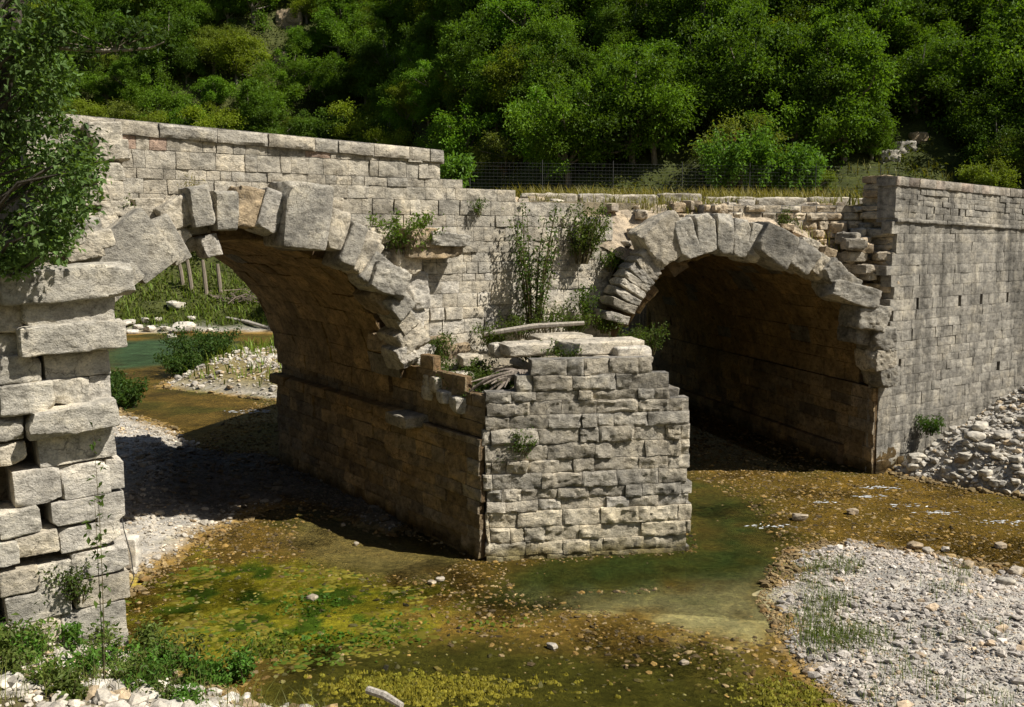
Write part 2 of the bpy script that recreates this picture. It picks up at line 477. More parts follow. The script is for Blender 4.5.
# ---- pier: side wall below the first vault, front, other side
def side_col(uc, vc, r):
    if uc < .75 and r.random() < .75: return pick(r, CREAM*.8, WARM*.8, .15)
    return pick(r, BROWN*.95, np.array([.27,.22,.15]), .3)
n1L = -B1
mb = MB()
LEDGE = 2.2
def pierside_top(u):                     # u from the front corner backwards
    return np.interp(u, [0, .5, 1.2, 2.0, 2.6, 3.2, 9], [2.8, 3.0, 3.2, 3.4, 3.4, 3.0, 2.6])
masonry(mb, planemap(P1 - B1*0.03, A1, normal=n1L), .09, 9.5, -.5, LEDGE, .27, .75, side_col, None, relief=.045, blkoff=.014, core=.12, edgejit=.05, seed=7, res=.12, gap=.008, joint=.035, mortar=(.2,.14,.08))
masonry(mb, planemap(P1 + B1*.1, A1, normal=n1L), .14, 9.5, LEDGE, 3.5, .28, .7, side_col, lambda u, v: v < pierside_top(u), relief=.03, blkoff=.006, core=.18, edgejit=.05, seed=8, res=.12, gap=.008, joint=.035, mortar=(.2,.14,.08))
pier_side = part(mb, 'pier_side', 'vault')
BF = (P2 - P1); LF = np.linalg.norm(BF); BF /= LF
def pfront_top(u):
    return np.interp(u, [0, .25, .5, .8, LF], [2.72,2.95,3.15,3.58,3.56])
def pf_col(u, v, r):
    if v < .75: return pick(r, PALE*1.2, CREAM*1.25, .1) * np.array([1,.97,.88])
    if v < 1.0: return pick(r, PALE*1.0, CREAM*1.0, .15)
    return pick(r, GREY*1.02, CREAM*.93, .16)
mb = MB()
masonry(mb, planemap(P1, BF, tilt=.045), 0, LF, -.6, 3.6, .24, .56, pf_col, lambda u, v: v < pfront_top(u) and u < LF + .02 - max(v,0)*.05 - max(v-2.7,0)*.75, relief=.048, gap=.010, round_=.018, core=.3, seed=12, res=.05,
        rows=[.35,.33,.24,.27,.29], mortar=(.22,.205,.18), joint=.05, edgejit=.07, wob=.02, blkoff=.022, cjit=.24, ljit=.55)
pier_front = part(mb, 'pier_front', 'grey')
# hidden flank towards the second arch
n2 = np.array([.97,-.1,0]); BQ = (LFT2 - P2); LQ = np.linalg.norm(BQ); BQ /= LQ
mb = MB()
masonry(mb, planemap(P2, BQ, tilt=.05), .3, LQ + .3, -.5, 3.0, .3, .7, pf_col, None, relief=.05, core=.28, seed=13, res=.2, mortar=(.2,.18,.15))
part(mb, 'pier_flank', 'grey')

def prism(mb, poly, z0, z1, c):
    poly = np.asarray(poly)[:, :2]; n = len(poly)
    lo = np.c_[poly, np.full(n, z0) if np.ndim(z0) == 0 else z0]; hi = np.c_[poly, np.full(n, z1) if np.ndim(z1) == 0 else z1]
    V = np.concatenate([lo, hi, [lo.mean(0)], [hi.mean(0)]])
    Q = [[i, (i+1)%n, n+(i+1)%n, n+i] for i in range(n)]
    T = [[2*n, (i+1)%n, i] for i in range(n)] + [[2*n+1, n+i, n+(i+1)%n] for i in range(n)]
    mb.add(V, Q, T, c)
SPo = (P1 + A1*(BRK + .55))*np.array([1,1,0])
mb = MB()
prism(mb, [P1+B1*.35+A1*.25, P2-BF*.5+A1*.25, LFT2 - B2*.3, LFT2 - B2*.3 + A2*13.5, P1+A1*9.2+B1*.5], -.6, 2.6, (.2,.17,.12))
prism(mb, [SPo+B1*.8+A1*.3, SPo+B1*4.6+A1*.3, LFT2 - B2*.7+A2*1.2, LFT2 - B2*.7 + A2*13, P1+A1*9.2+B1*.8], 2.6, 5.2, (.2,.17,.12))
part(mb, 'pier_core', 'vault', smooth=False)
# rubble top of the pier: uneven sheet sloping up to the spandrel wall
def sheet(mb, f, nu, nv, colf):
    U, V = np.meshgrid(np.linspace(0,1,nu), np.linspace(0,1,nv), indexing='ij')
    Pp = f(U.ravel(), V.ravel()); ii = np.arange(nu*nv).reshape(nu,nv)
    Q = np.stack([ii[:-1,:-1], ii[1:,:-1], ii[1:,1:], ii[:-1,1:]], -1).reshape(-1,4)
    mb.add(Pp, Q, None, colf(Pp))
def ptop(u, v):
    fl = P1 + B1*.15 + A1*.15; fr = P2 - BF*.45 + A1*.2; bl = P1 + A1*3.6 + B1*.2; br = LFT2 + A2*.5 - B2*.1
    p = (fl[None]*(1-u)[:,None] + fr[None]*u[:,None])*(1-v)[:,None] + (bl[None]*(1-u)[:,None] + br[None]*u[:,None])*v[:,None]
    zz = 2.7 + .55*sstep(.0,.35,u)*(1-v) + .75*v + .25*(fbm(p*2.2, 4, 3)-.5)*2*.8
    p[:,2] = zz - .12; return p
mb = MB()
sheet(mb, ptop, 60, 60, lambda p: np.array([.30,.26,.19])*(.6+.8*fbm(p*3,4,6))[:,None])
part(mb, 'pier_top', 'stone')

# ---- spandrel wall with parapet (runs behind the voussoirs of the first arch)
SP = P1 + A1*(BRK + .55); SP = SP*np.array([1,1,0])      # u = 0 at the side of the pier
def sp_top(u):
    return np.interp(u, [-12,-6.2,1.0,1.12,1.14,1.25,1.5,1.55,2.4,2.45,3.1,3.9,4.6,5.6], [7.85,7.74,7.50,7.48,7.22,7.0,6.95,6.8,6.75,6.7,6.62,6.5,6.35,6.2])
def sp_pred(u, v):
    c = u + R1
    if v > sp_top(u): return False
    if u < -6.55 + (.3 if v < 7.0 else 0) + .5*fbm(np.array([[v*2.1,0,0]]),2,3)[0] - .3 and v < 7.75: return False
    rr = math.hypot(c, v - ZS1)
    if rr < R1 + .55 and v > ZS1: return False
    if u < 0 and v < ZS1: return False
    if u < -R1 - 2.4 and v < 5.9: return False
    return v > 3.0
def sp_col(u, v, r):
    k = r.random()
    if v > 6.85 and k < .09: return np.array([.40,.29,.22])*r.uniform(.9,1.15)
    if u > .3 and v < 5.0: return pick(r, PALE, CREAM, .12)
    return pick(r, GREY*1.2, CREAM*1.0, .14)
mb = MB()
masonry(mb, planemap(SP, B1), -7.0, 5.6, 3.0, 7.75, .235, .36, sp_col, lambda u, v: sp_pred(u, v) and v < sp_top(u) - (.15 if u < 1.1 else 0), relief=.024, gap=.010, core=.5, seed=21, res=.08, round_=.012, cjit=.34, ljit=.5, mortar=(.25,.235,.205), joint=.028, blkoff=.014)
spandrel = part(mb, 'spandrel_wall', 'stone')
# coping stones of the parapet, following its fall
mb = MB()
def copmap(u, v):
    P_, n_ = planemap(SP, B1)(u, v); P_ = P_ + np.c_[np.zeros(len(u)), np.zeros(len(u)), sp_top(np.asarray(u))]
    P_ = P_ + n_*.05; return P_, n_
masonry(mb, copmap, -6.85, 1.08, -.25, 0, .25, .72, lambda u, v, r: pick(r, GREY*1.2, CREAM*.95, .12), None, relief=.03, gap=.02, core=.6, seed=22, res=.07, rows=[.25], round_=.025, blkoff=.02)
part(mb, 'coping', 'stone')

# ---- irregular big stones on the broken rings
def stone_at(px, py, wpx, hpx, tilt, P, B, thick, seed, color, fwd=0.0, amp=.06, chips=16, p=18., n=20, yaw=0, pitch=0):
    """an individual stone whose face lies near the wall plane through P along B"""
    nrm = np.array([B[1], -B[0], 0]); P = P + nrm*(fwd + .1)
    u, z, y = onplane(px, py, P, B)
    s = y / F; w_ = wpx*s/abs(B[0] - (px-512)/F*B[1]); h_ = hpx*s
    W, Q, ns = rock((w_, thick, h_), seed, n=n, p=p, amp=amp*.62, chips=chips, chipd=(.84,1.02))
    Mx = np.stack([B, -nrm, Z], 1) @ rot('Y', R(-tilt)) @ rot('Z', R(yaw)) @ rot('X', R(pitch))
    ctr = np.array([P[0],P[1],0]) + B*u + Z*z - nrm*(thick/2)
    return W @ Mx.T + ctr, Q, np.asarray(color) * (.8 + .4*ns)[:, None]
def voussoir(*a, parent=None, mat='grey', name='voussoir', label=None, **k):
    V, Q, c = stone_at(*a, **k); mb = MB(); mb.add(V, Q, None, c)
    return part(mb, name, mat, parent, label=label)
PL1 = P1 + A1*BRK
VOU1 = [ # px, py, w, h, tilt, thick, colour, fwd, amp
 (144,246,46,62,36,.8,GREY*1.35,.3,.018), (108,266,44,64,40,.9,GREY*1.2,.42,.022), (172,240,20,50,28,.7,GREY*1.1,.2,.03), 
 (203,206,24,40,10,.7,GREY*1.35,.25,.05), (228,210,24,40,0,.7,GREY*1.25,.2,.06), (252,208,30,40,-8,.7,WARM*1.0,.1,.09),
 (272,212,22,44,-18,.7,PALE*.95,.15,.06), (310,216,48,66,-6,1.0,GREY*1.3,.35,.04), (339,230,20,40,-14,.7,CREAM*.95,.12,.07), (354,246,17,48,-24,.8,GREY*1.0,.2,.06),
 (367,256,22,38,-34,.8,CREAM*1.0,.15,.09), (379,272,24,34,-38,.8,GREY*1.2,.25,.08), (392,280,36,30,-20,.9,GREY*1.2,.38,.09), (386,298,26,22,-44,.8,WARM*.8,.1,.1), (402,304,24,26,-50,.8,GREY*1.05,.25,.08), (408,322,20,20,-56,.7,CREAM*.9,.15,.1), (372,240,20,18,-10,.6,CREAM*1.1,.1,.1),
 (180,214,34,30,30,.7,CREAM*1.1,.1,.09), (176,236,26,22,40,.6,CREAM,.05,.1), (212,246,18,22,15,.5,PALE*.8,.1,.1), (330,210,30,26,0,.7,CREAM*.9,-.1,.1),
 (414,338,26,34,-60,.8,CREAM,.1,.1), (408,356,22,22,-70,.7,PALE*.9,.1,.1),
]
for i, (px,py,w_,h_,ti,th,c,fw,am) in enumerate(VOU1):
    voussoir(px,py,w_,h_,ti,PL1,B1,th,100+i,np.asarray(c)*rng.uniform(.82,1.15),fwd=fw,amp=am,parent=None,p=40. if am < .03 else 18.,chips=3 if am < .03 else 13)
PL2 = W0.copy()
VOU2 = [
 (668,240,44,44,32,.9,CREAM*1.0,.1,.06), (688,240,24,42,20,.9,GREY*1.3,.15,.05), (707,234,22,40,6,.9,GREY*1.3,.15,.04), (726,234,20,40,-2,.9,GREY*1.25,.15,.04),
 (742,238,20,38,-8,.9,GREY*1.25,.12,.05), (757,243,20,38,-14,.9,GREY*1.15,.12,.05), (780,246,42,36,-28,1.0,GREY*.95,.3,.035), (806,258,26,28,-36,.9,GREY*1.15,.22,.08), (822,266,20,24,-42,.8,CREAM*.95,.15,.1), (836,272,22,22,-45,.9,GREY*1.1,.28,.1), (812,246,18,14,-20,.6,CREAM,.0,.1), (830,254,16,12,-15,.6,WARM*1.1,.0,.1), (858,294,52,22,-12,1.0,GREY*1.3,.35,.07), (876,318,34,26,-8,.9,GREY*.95,.3,.1), (888,340,26,24,0,.8,GREY*.95,.25,.1),
 (886,360,26,22,6,.8,CREAM*.85,.25,.1), (890,378,22,20,10,.8,GREY*.9,.25,.1), (846,282,34,20,-25,.8,GREY*.9,.1,.1), (866,334,24,22,-10,.8,GREY*.8,.1,.1)]
for i, (px,py,w_,h_,ti,th,c,fw,am) in enumerate(VOU2):
    voussoir(px,py,w_*(.86 if w_ < 26 else .95),h_,ti,PL2,B2,th,140+i,np.asarray(c)*rng.uniform(.82,1.15),fwd=fw,amp=am)
# small radial stones on the near haunch of the second arch
for i in range(9):
    k = i/8; px = 618 + 38*k**.9; py = 318 - 60*k**.75
    voussoir(px, py, 8.6, 30, 74-46*k, PL2, B2, .8, 170+i, pick(rng, PALE*.9, CREAM*.9, .15), fwd=.0, amp=.08)

# ---- near abutment pier: large roman blocks in uneven courses
mb = MB()
def blk(px, py, wpx, hpx, tilt, seed, c, fwd=0., amp=.055, thick=.9, p=14.):
    V, Q, cc = stone_at(px, py, wpx, hpx, tilt, C0, B1, thick, seed, c, fwd=fwd, amp=amp, p=p, chips=7, n=18)
    mb.add(V, Q, None, cc)
G1, G2, G3 = GREY*1.42, CREAM*1.15, PALE*1.12
BL = [(70,284,136,34,3,G1,.35),(-60,288,120,36,0,G1,.3),(6,316,34,34,0,G2,.1),(70,311,94,36,-1,G1*1.05,.18),(8,346,30,26,0,G1,.0),(75,338,108,30,3,G1*1.05,.3),
 (18,370,48,28,0,G1,.1),(78,364,66,26,2,G3*.9,.0),(28,399,56,32,3,G1,.15),(70,392,40,28,-3,G1,.05),(100,390,22,30,0,G3*.95,-.02),(75,421,92,28,6,G1*1.05,.3),(6,402,30,32,0,G1*.9,.1),
 (4,430,42,24,0,G1,.05),(78,447,80,32,3,G3,.0),(10,455,36,24,4,G2,.05),(38,487,50,38,2,G3*.95,.03),(83,480,46,36,2,G3,.02),(112,474,14,32,0,G3*.9,.0),
 (75,512,48,27,2,G3*.98,.03),(108,507,24,30,1,G3*.92,.01),(20,523,46,30,6,G1*1.05,.1),(88,536,58,26,3,G3*.95,.02),(38,545,46,26,5,G2*.95,.05),(6,555,30,28,0,G1,.1),
 (98,562,54,28,2,G3*.9,.03),(60,575,50,28,3,G1,.0),(20,582,44,28,3,G2*.8,.05),(100,590,52,30,0,G2*.9,.02),(40,606,70,32,3,G1*.9,.05),(92,622,62,34,0,G1*.95,.08),(30,636,70,32,0,G2*.8,.05),(96,650,60,30,0,G1*.8,.1)]
for i, (px,py,w_,h_,ti,c,fw) in enumerate(BL):
    smooth_cut = c is not None and np.allclose(c/c[0], PALE/PALE[0]) and i > 6
    low = py > 432
    if low and px > 80: px += 3; w_ += 6
    smooth_cut = smooth_cut or (low and px > 50)
    blk(px, py, w_+(-1.2 if low else .5), h_+(-1 if low else .5), ti, 200+i, c*rng.uniform(.92,1.08), fwd=fw*(.4 if low else 1), amp=.02 if smooth_cut else .06, p=60. if smooth_cut else 22.)
for row in range(13):                      # the courses that run on to the side, out of the photograph
    for k in range(3):
        py = 300 + row*29; px = -40 - k*75
        blk(px, py, 74, 28, 0, 260+row*3+k, pick(rng, G1, G2), fwd=.05)
near_pier = part(mb, 'abutment_pier', 'block')
mb = MB()
prism(mb, [C0 - B1*6 + A1*.5, C0 - B1*.25 + A1*.5, C0 - B1*.25 + A1*9.3, C0 - B1*6 + A1*9.3], -.5, 4.6, (.2,.17,.12))
prism(mb, [C0 - B1*6 + A1*2.6, C0 - B1*.9 + A1*3.1, C0 - B1*.9 + A1*9.3, C0 - B1*6 + A1*9.3], 4.6, 6.2, (.22,.19,.14))
part(mb, 'abutment_core', 'stone', smooth=False)
mb = MB()                                  # inner side of that pier, under the vault
masonry(mb, planemap(C0, A1, normal=B1), .8, 9.5, -.5, 2.6, .4, .9, side_col, None, relief=.05, core=.6, seed=41, res=.2, mortar=(.2,.14,.08))
part(mb, 'abutment_side', 'vault')
# rubble between the pier and the end of the parapet
RUB = [(75,232,60,26,5),(40,246,60,24,0),(100,222,40,20,8),(60,214,50,18,0),(118,208,34,16,3),(110,190,28,22,0),(108,172,34,18,2),(112,150,36,22,3),(106,132,34,20,4),
       (95,196,26,18,0),(122,228,32,14,4),(20,262,70,22,2),(140,214,34,16,3),(85,250,40,20,10),(150,205,30,14,2),(152,228,26,18,12),(196,226,30,18,6),(190,246,20,14,25),(100,240,30,18,12)]
mb = MB()
for i, (px,py,w_,h_,ti) in enumerate(RUB):
    V, Q, cc = stone_at(px, py, w_, h_, ti, PL1 - A1*(.9 if py > 225 and px < 110 else -.25), B1, .9, 320+i, pick(rng, GREY*1.3, CREAM*1.05, .15), fwd=.05, amp=.07, chips=6)
    mb.add(V, Q, None, cc)
part(mb, 'rubble_core', 'stone')

# ---- protruding broken corbel on the spandrel and rough core stones around the haunches
mb = MB()
for i, (px,py,w_,h_,c,fw) in enumerate([(436,246,56,24,WARM*.9,.45),(424,238,30,20,WARM,.5),(452,240,40,14,GREY*1.1,.55),(410,262,26,26,CREAM,.3),(418,290,24,40,PALE*.95,.15),
      (412,320,26,24,PALE*.9,.1),(400,345,30,18,WARM*1.1,.1),(424,352,26,16,PALE,.2),(440,345,22,18,WARM*.8,.0),(460,352,24,16,WARM*.7,.0),(392,262,30,20,GREY,.1),(378,236,40,16,CREAM*.9,.25)]):
    V, Q, cc = stone_at(px, py, w_, h_, rng.uniform(-8,8), SP, B1, .8, 360+i, c, fwd=fw, amp=.1, chips=6); mb.add(V, Q, None, cc)
part(mb, 'corbel_rubble', 'stone')

# ---- broken earth and rubble over the second arch, up to the kerb
KP = LFT2 - B2*2.0 + A2*3.6
def fill(u, v):
    c_ = SP + B1*1.2 + A1*.6 ; c2 = W0 + A2*5.0 + B2*.3
    ks = np.array([0,.34,.42,1.0]); kp = np.array([SP + B1*1.9 + A1*.3, SP + B1*4.3 + A1*.3, LFT2 - B2*.2 + A2*.75, W0 + A2*.6 + B2*.3])
    lo = np.stack([np.interp(u, ks, kp[:,j]) for j in range(3)], 1); hi = c_[None]*0 + (SP + B1*.4 + A2*4.5)[None]*(1-u)[:,None] + c2[None]*u[:,None]
    p = lo*(1-v)[:,None] + hi*v[:,None]
    x = (p - ctr2[None]) @ B2
    ext = ZS2 + np.sqrt(np.maximum((R2+.72)**2 - np.minimum(np.abs(x), R2+.67)**2, .0))
    base = np.maximum(np.minimum(ext, 6.55), np.where(x < 0, np.interp(x, [-7,-4.6,-3.6,-2.6], [6.65,6.35,5.9,5.3]), 5.2))
    zz = base*(1-sstep(0,.35,v)) + 6.55*sstep(0,.35,v)
    zz = zz + .16*(fbm(p*np.array([1.8,1.8,0]),4,2)-.5)*2
    p[:,2] = zz - .06 - .3*(1-sstep(0,.03,v)); return p
mb = MB()
def fillcol(p):
    n = fbm(p*1.4, 4, 12)[:,None]; return np.array([.44,.36,.26])*(.7+.6*n)
sheet(mb, fill, 110, 60, fillcol)
fillo = part(mb, 'broken_fill', 'stone')
mb = MB()
for i in range(70):
    u_ = rng.random(1); v_ = rng.random(1)*.35
    p = fill(u_, v_)[0]; d = rng.uniform(.12,.34)
    W, Q, ns = rock((d*1.4,d,d*.7), 400+i, n=5, amp=.12, chips=5); W = W @ rot('Z', rng.uniform(0,6)).T + p + Z*.04
    mb = MB(); mb.add(W, Q, None, pick(rng, PALE, WARM*1.2, .15)*(.8+.4*ns)[:,None])
    part(mb, 'rubble_stone', 'stone')

# rough backing wall between the ring and the road, right of the crown
mb = MB()
BW = W0 + A2*1.1 - B2*0; 
masonry(mb, planemap(BW - B2*4.2, B2), 0, 4.3, 5.3, 6.52, .2, .4, lambda u,v,r: pick(r, WARM*1.0, CREAM*1.0, .2), lambda u,v: math.hypot(u-4.2+R2, v-ZS2) > R2+.2, relief=.07, gap=.03, round_=.05, core=.7, seed=51, res=.09, joint=.06, blkoff=.05)
part(mb, 'backing_wall', 'stone')

# ---- wing wall
BW1 = unit(36)
nW = np.array([BW1[1], -BW1[0], 0])
def wtop(u): return 7.22 - .035*u
holes = [onplane(px, py, W0, BW1)[:2] for (px,py) in ((918,301),(960,298),(982,297),(1008,295),(972,369),(998,365),(900,360),(1040,292))]
def w_pred(u, v):
    if v > 2.3 and u < .12 + .3*fbm(np.array([[v*3,1,2]]),2,6)[0]*sstep(2.2,3.2,v) and v < 7.3: return False
    return True
def w_col(u, v, r): 
    return pick(r, GREY*.8, GREY*1.12, .14)
mb = MB()
masonry(mb, planemap(W0, BW1), -.02, 20, -.6, 6.12, .245, .40, w_col, w_pred, relief=.016, gap=.008, core=.3, seed=61, res=.12, ljit=.6, cjit=.25, mortar=(.27,.25,.215), joint=.02, blkoff=.005, holes=holes, round_=.008)
wing = part(mb, 'wing_wall', 'wing')
def wm(off):
    def f(u, v):
        P_, n_ = planemap(W0, BW1)(u, v); return P_ + n_*off - np.c_[np.zeros(len(u)), np.zeros(len(u)), .028*np.asarray(u)], n_
    return f
hu = onplane(959, 213, W0, BW1)
mb = MB(); masonry(mb, wm(.06), .35, 20, 6.12, 6.22, .1, 1.1, lambda u,v,r: pick(r, GREY*.8, GREY, .1), None, relief=.015, core=.6, seed=62, rows=[.1], round_=.015)
part(mb, 'string_course', 'wing')
mb = MB(); masonry(mb, wm(.01), .30, 20, 6.22, 6.98, .15, .32, lambda u,v,r: pick(r, GREY*.82, GREY*1.08, .12), None, relief=.016, core=.5, seed=63, res=.12, round_=.01, gap=.008, joint=.02, holes=[(hu[0], 6.42),(hu[0],6.3)])
part(mb, 'wing_parapet', 'wing')
mb = MB(); masonry(mb, wm(.05), .25, 20, 6.98, 7.2, .22, .55, lambda u,v,r: pick(r, GREY*1.1, np.array([.36,.29,.23]), .12), None, relief=.03, core=.55, seed=64, rows=[.22])
part(mb, 'wing_coping', 'wing')
# its broken end: toothed courses seen from the side
mb = MB()
z = 3.6; i = 0
while z < 7.1:
    h = rng.uniform(.14,.24); ln = rng.uniform(.3,.62)
    W, Q, ns = rock((ln, rng.uniform(.8,1.1), h), 500+i, n=9, p=10, amp=.08, chips=8)
    Mx = np.stack([BW1, -nW, Z], 1); p = W0 + BW1*(.62 + rng.uniform(-.12,.1)) - nW*.55 + Z*(z+h/2)
    mb.add(W @ Mx.T + p, Q, None, pick(rng, WARM*1.1, CREAM, .2)*(.8+.4*ns)[:,None]); z += h*.97; i += 1
for k in range(46):
    d = rng.uniform(.18,.42); W, Q, ns = rock((d*1.5,d,d*.7), 540+k, n=6, amp=.1, chips=5)
    p = W0 + A2*rng.uniform(.3,2.2) + B2*rng.uniform(-.7,.35) + Z*rng.uniform(4.8,6.6)
    p[2] = min(p[2], 4.9 + 1.6*np.linalg.norm((p-W0)[:2])*.6)
    mb.add(W @ rot('Z', rng.uniform(0,6)).T + p, Q, None, pick(rng, WARM, GREY, .2)*(.8+.4*ns)[:,None])
part(mb, 'broken_wall_end', 'stone')

# ---- far abutment: inner side under the second vault, with a ledge and a plinth
nI = -B2
mb = MB()
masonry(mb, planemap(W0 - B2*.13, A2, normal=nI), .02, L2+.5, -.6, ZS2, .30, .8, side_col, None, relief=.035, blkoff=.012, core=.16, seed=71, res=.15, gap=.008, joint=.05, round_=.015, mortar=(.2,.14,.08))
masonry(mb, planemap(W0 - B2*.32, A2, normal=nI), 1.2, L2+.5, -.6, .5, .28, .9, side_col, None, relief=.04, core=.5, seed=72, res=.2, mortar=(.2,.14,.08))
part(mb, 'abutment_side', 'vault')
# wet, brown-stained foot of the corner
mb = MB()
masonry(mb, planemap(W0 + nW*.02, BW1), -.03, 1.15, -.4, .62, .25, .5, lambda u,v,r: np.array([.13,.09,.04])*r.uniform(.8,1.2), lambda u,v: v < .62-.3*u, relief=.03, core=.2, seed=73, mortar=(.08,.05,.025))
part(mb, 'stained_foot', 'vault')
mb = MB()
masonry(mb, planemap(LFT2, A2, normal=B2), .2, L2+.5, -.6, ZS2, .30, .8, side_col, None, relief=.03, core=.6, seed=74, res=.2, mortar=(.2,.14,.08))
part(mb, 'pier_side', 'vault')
# impost slab left on the pier side
mb = MB()
for i, (a, b) in enumerate([(2.1,3.0),(3.0,3.9),(3.9,5.1),(5.1,6.2),(6.2,7.4),(7.4,8.6),(8.6,9.6)]):
    W, Q, ns = rock((b-a-.03, .55, .24), 580+i, n=7, p=12, amp=.03, chips=2)
    Mx = np.stack([A1, B1, Z], 1); p = P1 + A1*(a+b)/2 + B1*(.1 - (.22 if i == 0 else .03)) + Z*(LEDGE+.02)
    mb.add(W @ Mx.T + p, Q, None, (GREY*1.0 if i == 0 else BROWN*.8)*(.8+.4*ns)[:,None])
part(mb, 'impost_slab', 'vault')

# ---- road deck over both vaults, kerb stones
mb = MB()
dk0 = SP - B1*6.4 + A1*.5; dk1 = SP + B1*.6 + A1*.5
prism(mb, [dk0, dk1, SP + B1*1.0 + A1*7, dk0 + A1*6.5], 5.9, 6.5, (.2,.17,.12))
prism(mb, [SP + B1*.6 + A1*.5, W0 + A2*4.2 + B2*.2, W0 + A2*16 + B2*.2, W0 + A2*16 - B2*6.6, SP + B1*2.0 + A1*7.2], 6.05, 6.56, (.24,.2,.13))
part(mb, 'deck', 'stone', smooth=False)
kerb_a = at(520, 193, Y=27.2); kerb_b = at(875, 200, Y=28.8)
KB = kerb_b - kerb_a; LK = np.linalg.norm(KB[:2]); KBd = np.array([KB[0],KB[1],0])/LK
u = 0; i = 0
kn = np.array([KBd[1], -KBd[0], 0])
while u < LK:
    l = rng.uniform(.7,1.7)
    if i == 3: l = 1.2
    W, Q, ns = rock((l*.97,.45,rng.uniform(.26,.36)), 600+i, n=10, p=10, amp=.06, chips=6)
    p = kerb_a + KBd*(u+l/2) + np.array([0,0,KB[2]*(u/LK)]) ; p[2] = p[2] - .14 + rng.normal(0,.035)
    mb = MB(); mb.add(W @ np.stack([KBd, -kn, Z],1).T + p, Q, None, pick(rng, GREY*1.2, CREAM, .12)*(.8+.4*ns)[:,None])
    part(mb, 'kerb_stone', 'stone'); u += l; i += 1

# ------------------------------------------------------------------ ground
def wpoly(pts, z=0.0): return np.array([at(x, y, z=z)[:2] for x, y in pts])
def psd(X, Y, poly):
    """signed distance to a polygon, positive inside"""
    d = np.full(X.shape, 1e9); ins = np.zeros(X.shape, bool); n = len(poly)
    for i in range(n):
        a = poly[i]; b = poly[(i+1)%n]; e = b - a
        t = np.clip(((X-a[0])*e[0] + (Y-a[1])*e[1])/(e@e), 0, 1)
        d = np.minimum(d, np.hypot(X-a[0]-t*e[0], Y-a[1]-t*e[1]))
        c = ((a[1] > Y) != (b[1] > Y)) & (X < (b[0]-a[0])*(Y-a[1])/(b[1]-a[1]+1e-12) + a[0]); ins ^= c
    return np.where(ins, d, -d)
BAR_R = wpoly([(796,552),(850,542),(905,552),(960,561),(1030,578),(1200,630),(1500,720),(1500,900),(1100,900),(880,760),(825,700),(790,655),(772,605),(782,575)])
BAR_L = wpoly([(-60,425),(112,410),(160,425),(205,448),(262,455),(330,478),(392,503),(418,532),(384,534),(335,510),(290,500),(250,515),(206,538),(168,562),(128,592),(-60,620)])
BAR_F = wpoly([(158,388),(195,364),(275,356),(400,352),(420,400),(330,402),(275,400),(222,394)])
SCREE = wpoly([(890,474),(925,481),(1030,499),(1250,548),(1600,560),(1600,380),(1150,360)])
FORE = wpoly([(-400,560),(-60,585),(40,610),(118,634),(190,664),(252,688),(335,697),(420,706),(520,745),(620,900),(200,1000),(-600,1000)], .25)
POOL = wpoly([(680,478),(712,484),(752,506),(783,545),(765,585),(700,588),(600,592),(520,600),(500,566),(620,556),(692,552)])
MUD = wpoly([(540,592),(640,592),(700,578),(770,572),(786,600),(772,640),(720,640),(640,618),(560,606)])
MUD2 = wpoly([(300,520),(380,520),(470,560),(420,580),(330,570),(285,545)])
ALG = wpoly([(130,600),(200,560),(300,560),(420,590),(430,640),(330,672),(230,672),(140,640)])
WEED = wpoly([(250,650),(380,640),(520,640),(660,660),(760,690),(830,710),(830,800),(300,760),(260,690)])
FARPOOL = wpoly([(100,362),(110,343),(185,337),(225,341),(268,352),(230,362),(170,365),(112,370)])
ARCHSHADE = wpoly([(150,452),(215,447),(290,452),(400,500),(480,545),(420,545),(330,520),(270,505),(215,520),(150,515)])  # shadow under the nearer arch, painted into ground and gravel colours
RIFF = wpoly([(690,480),(760,470),(900,480),(1100,520),(1100,600),(960,560),(850,540),(790,545),(750,510)])

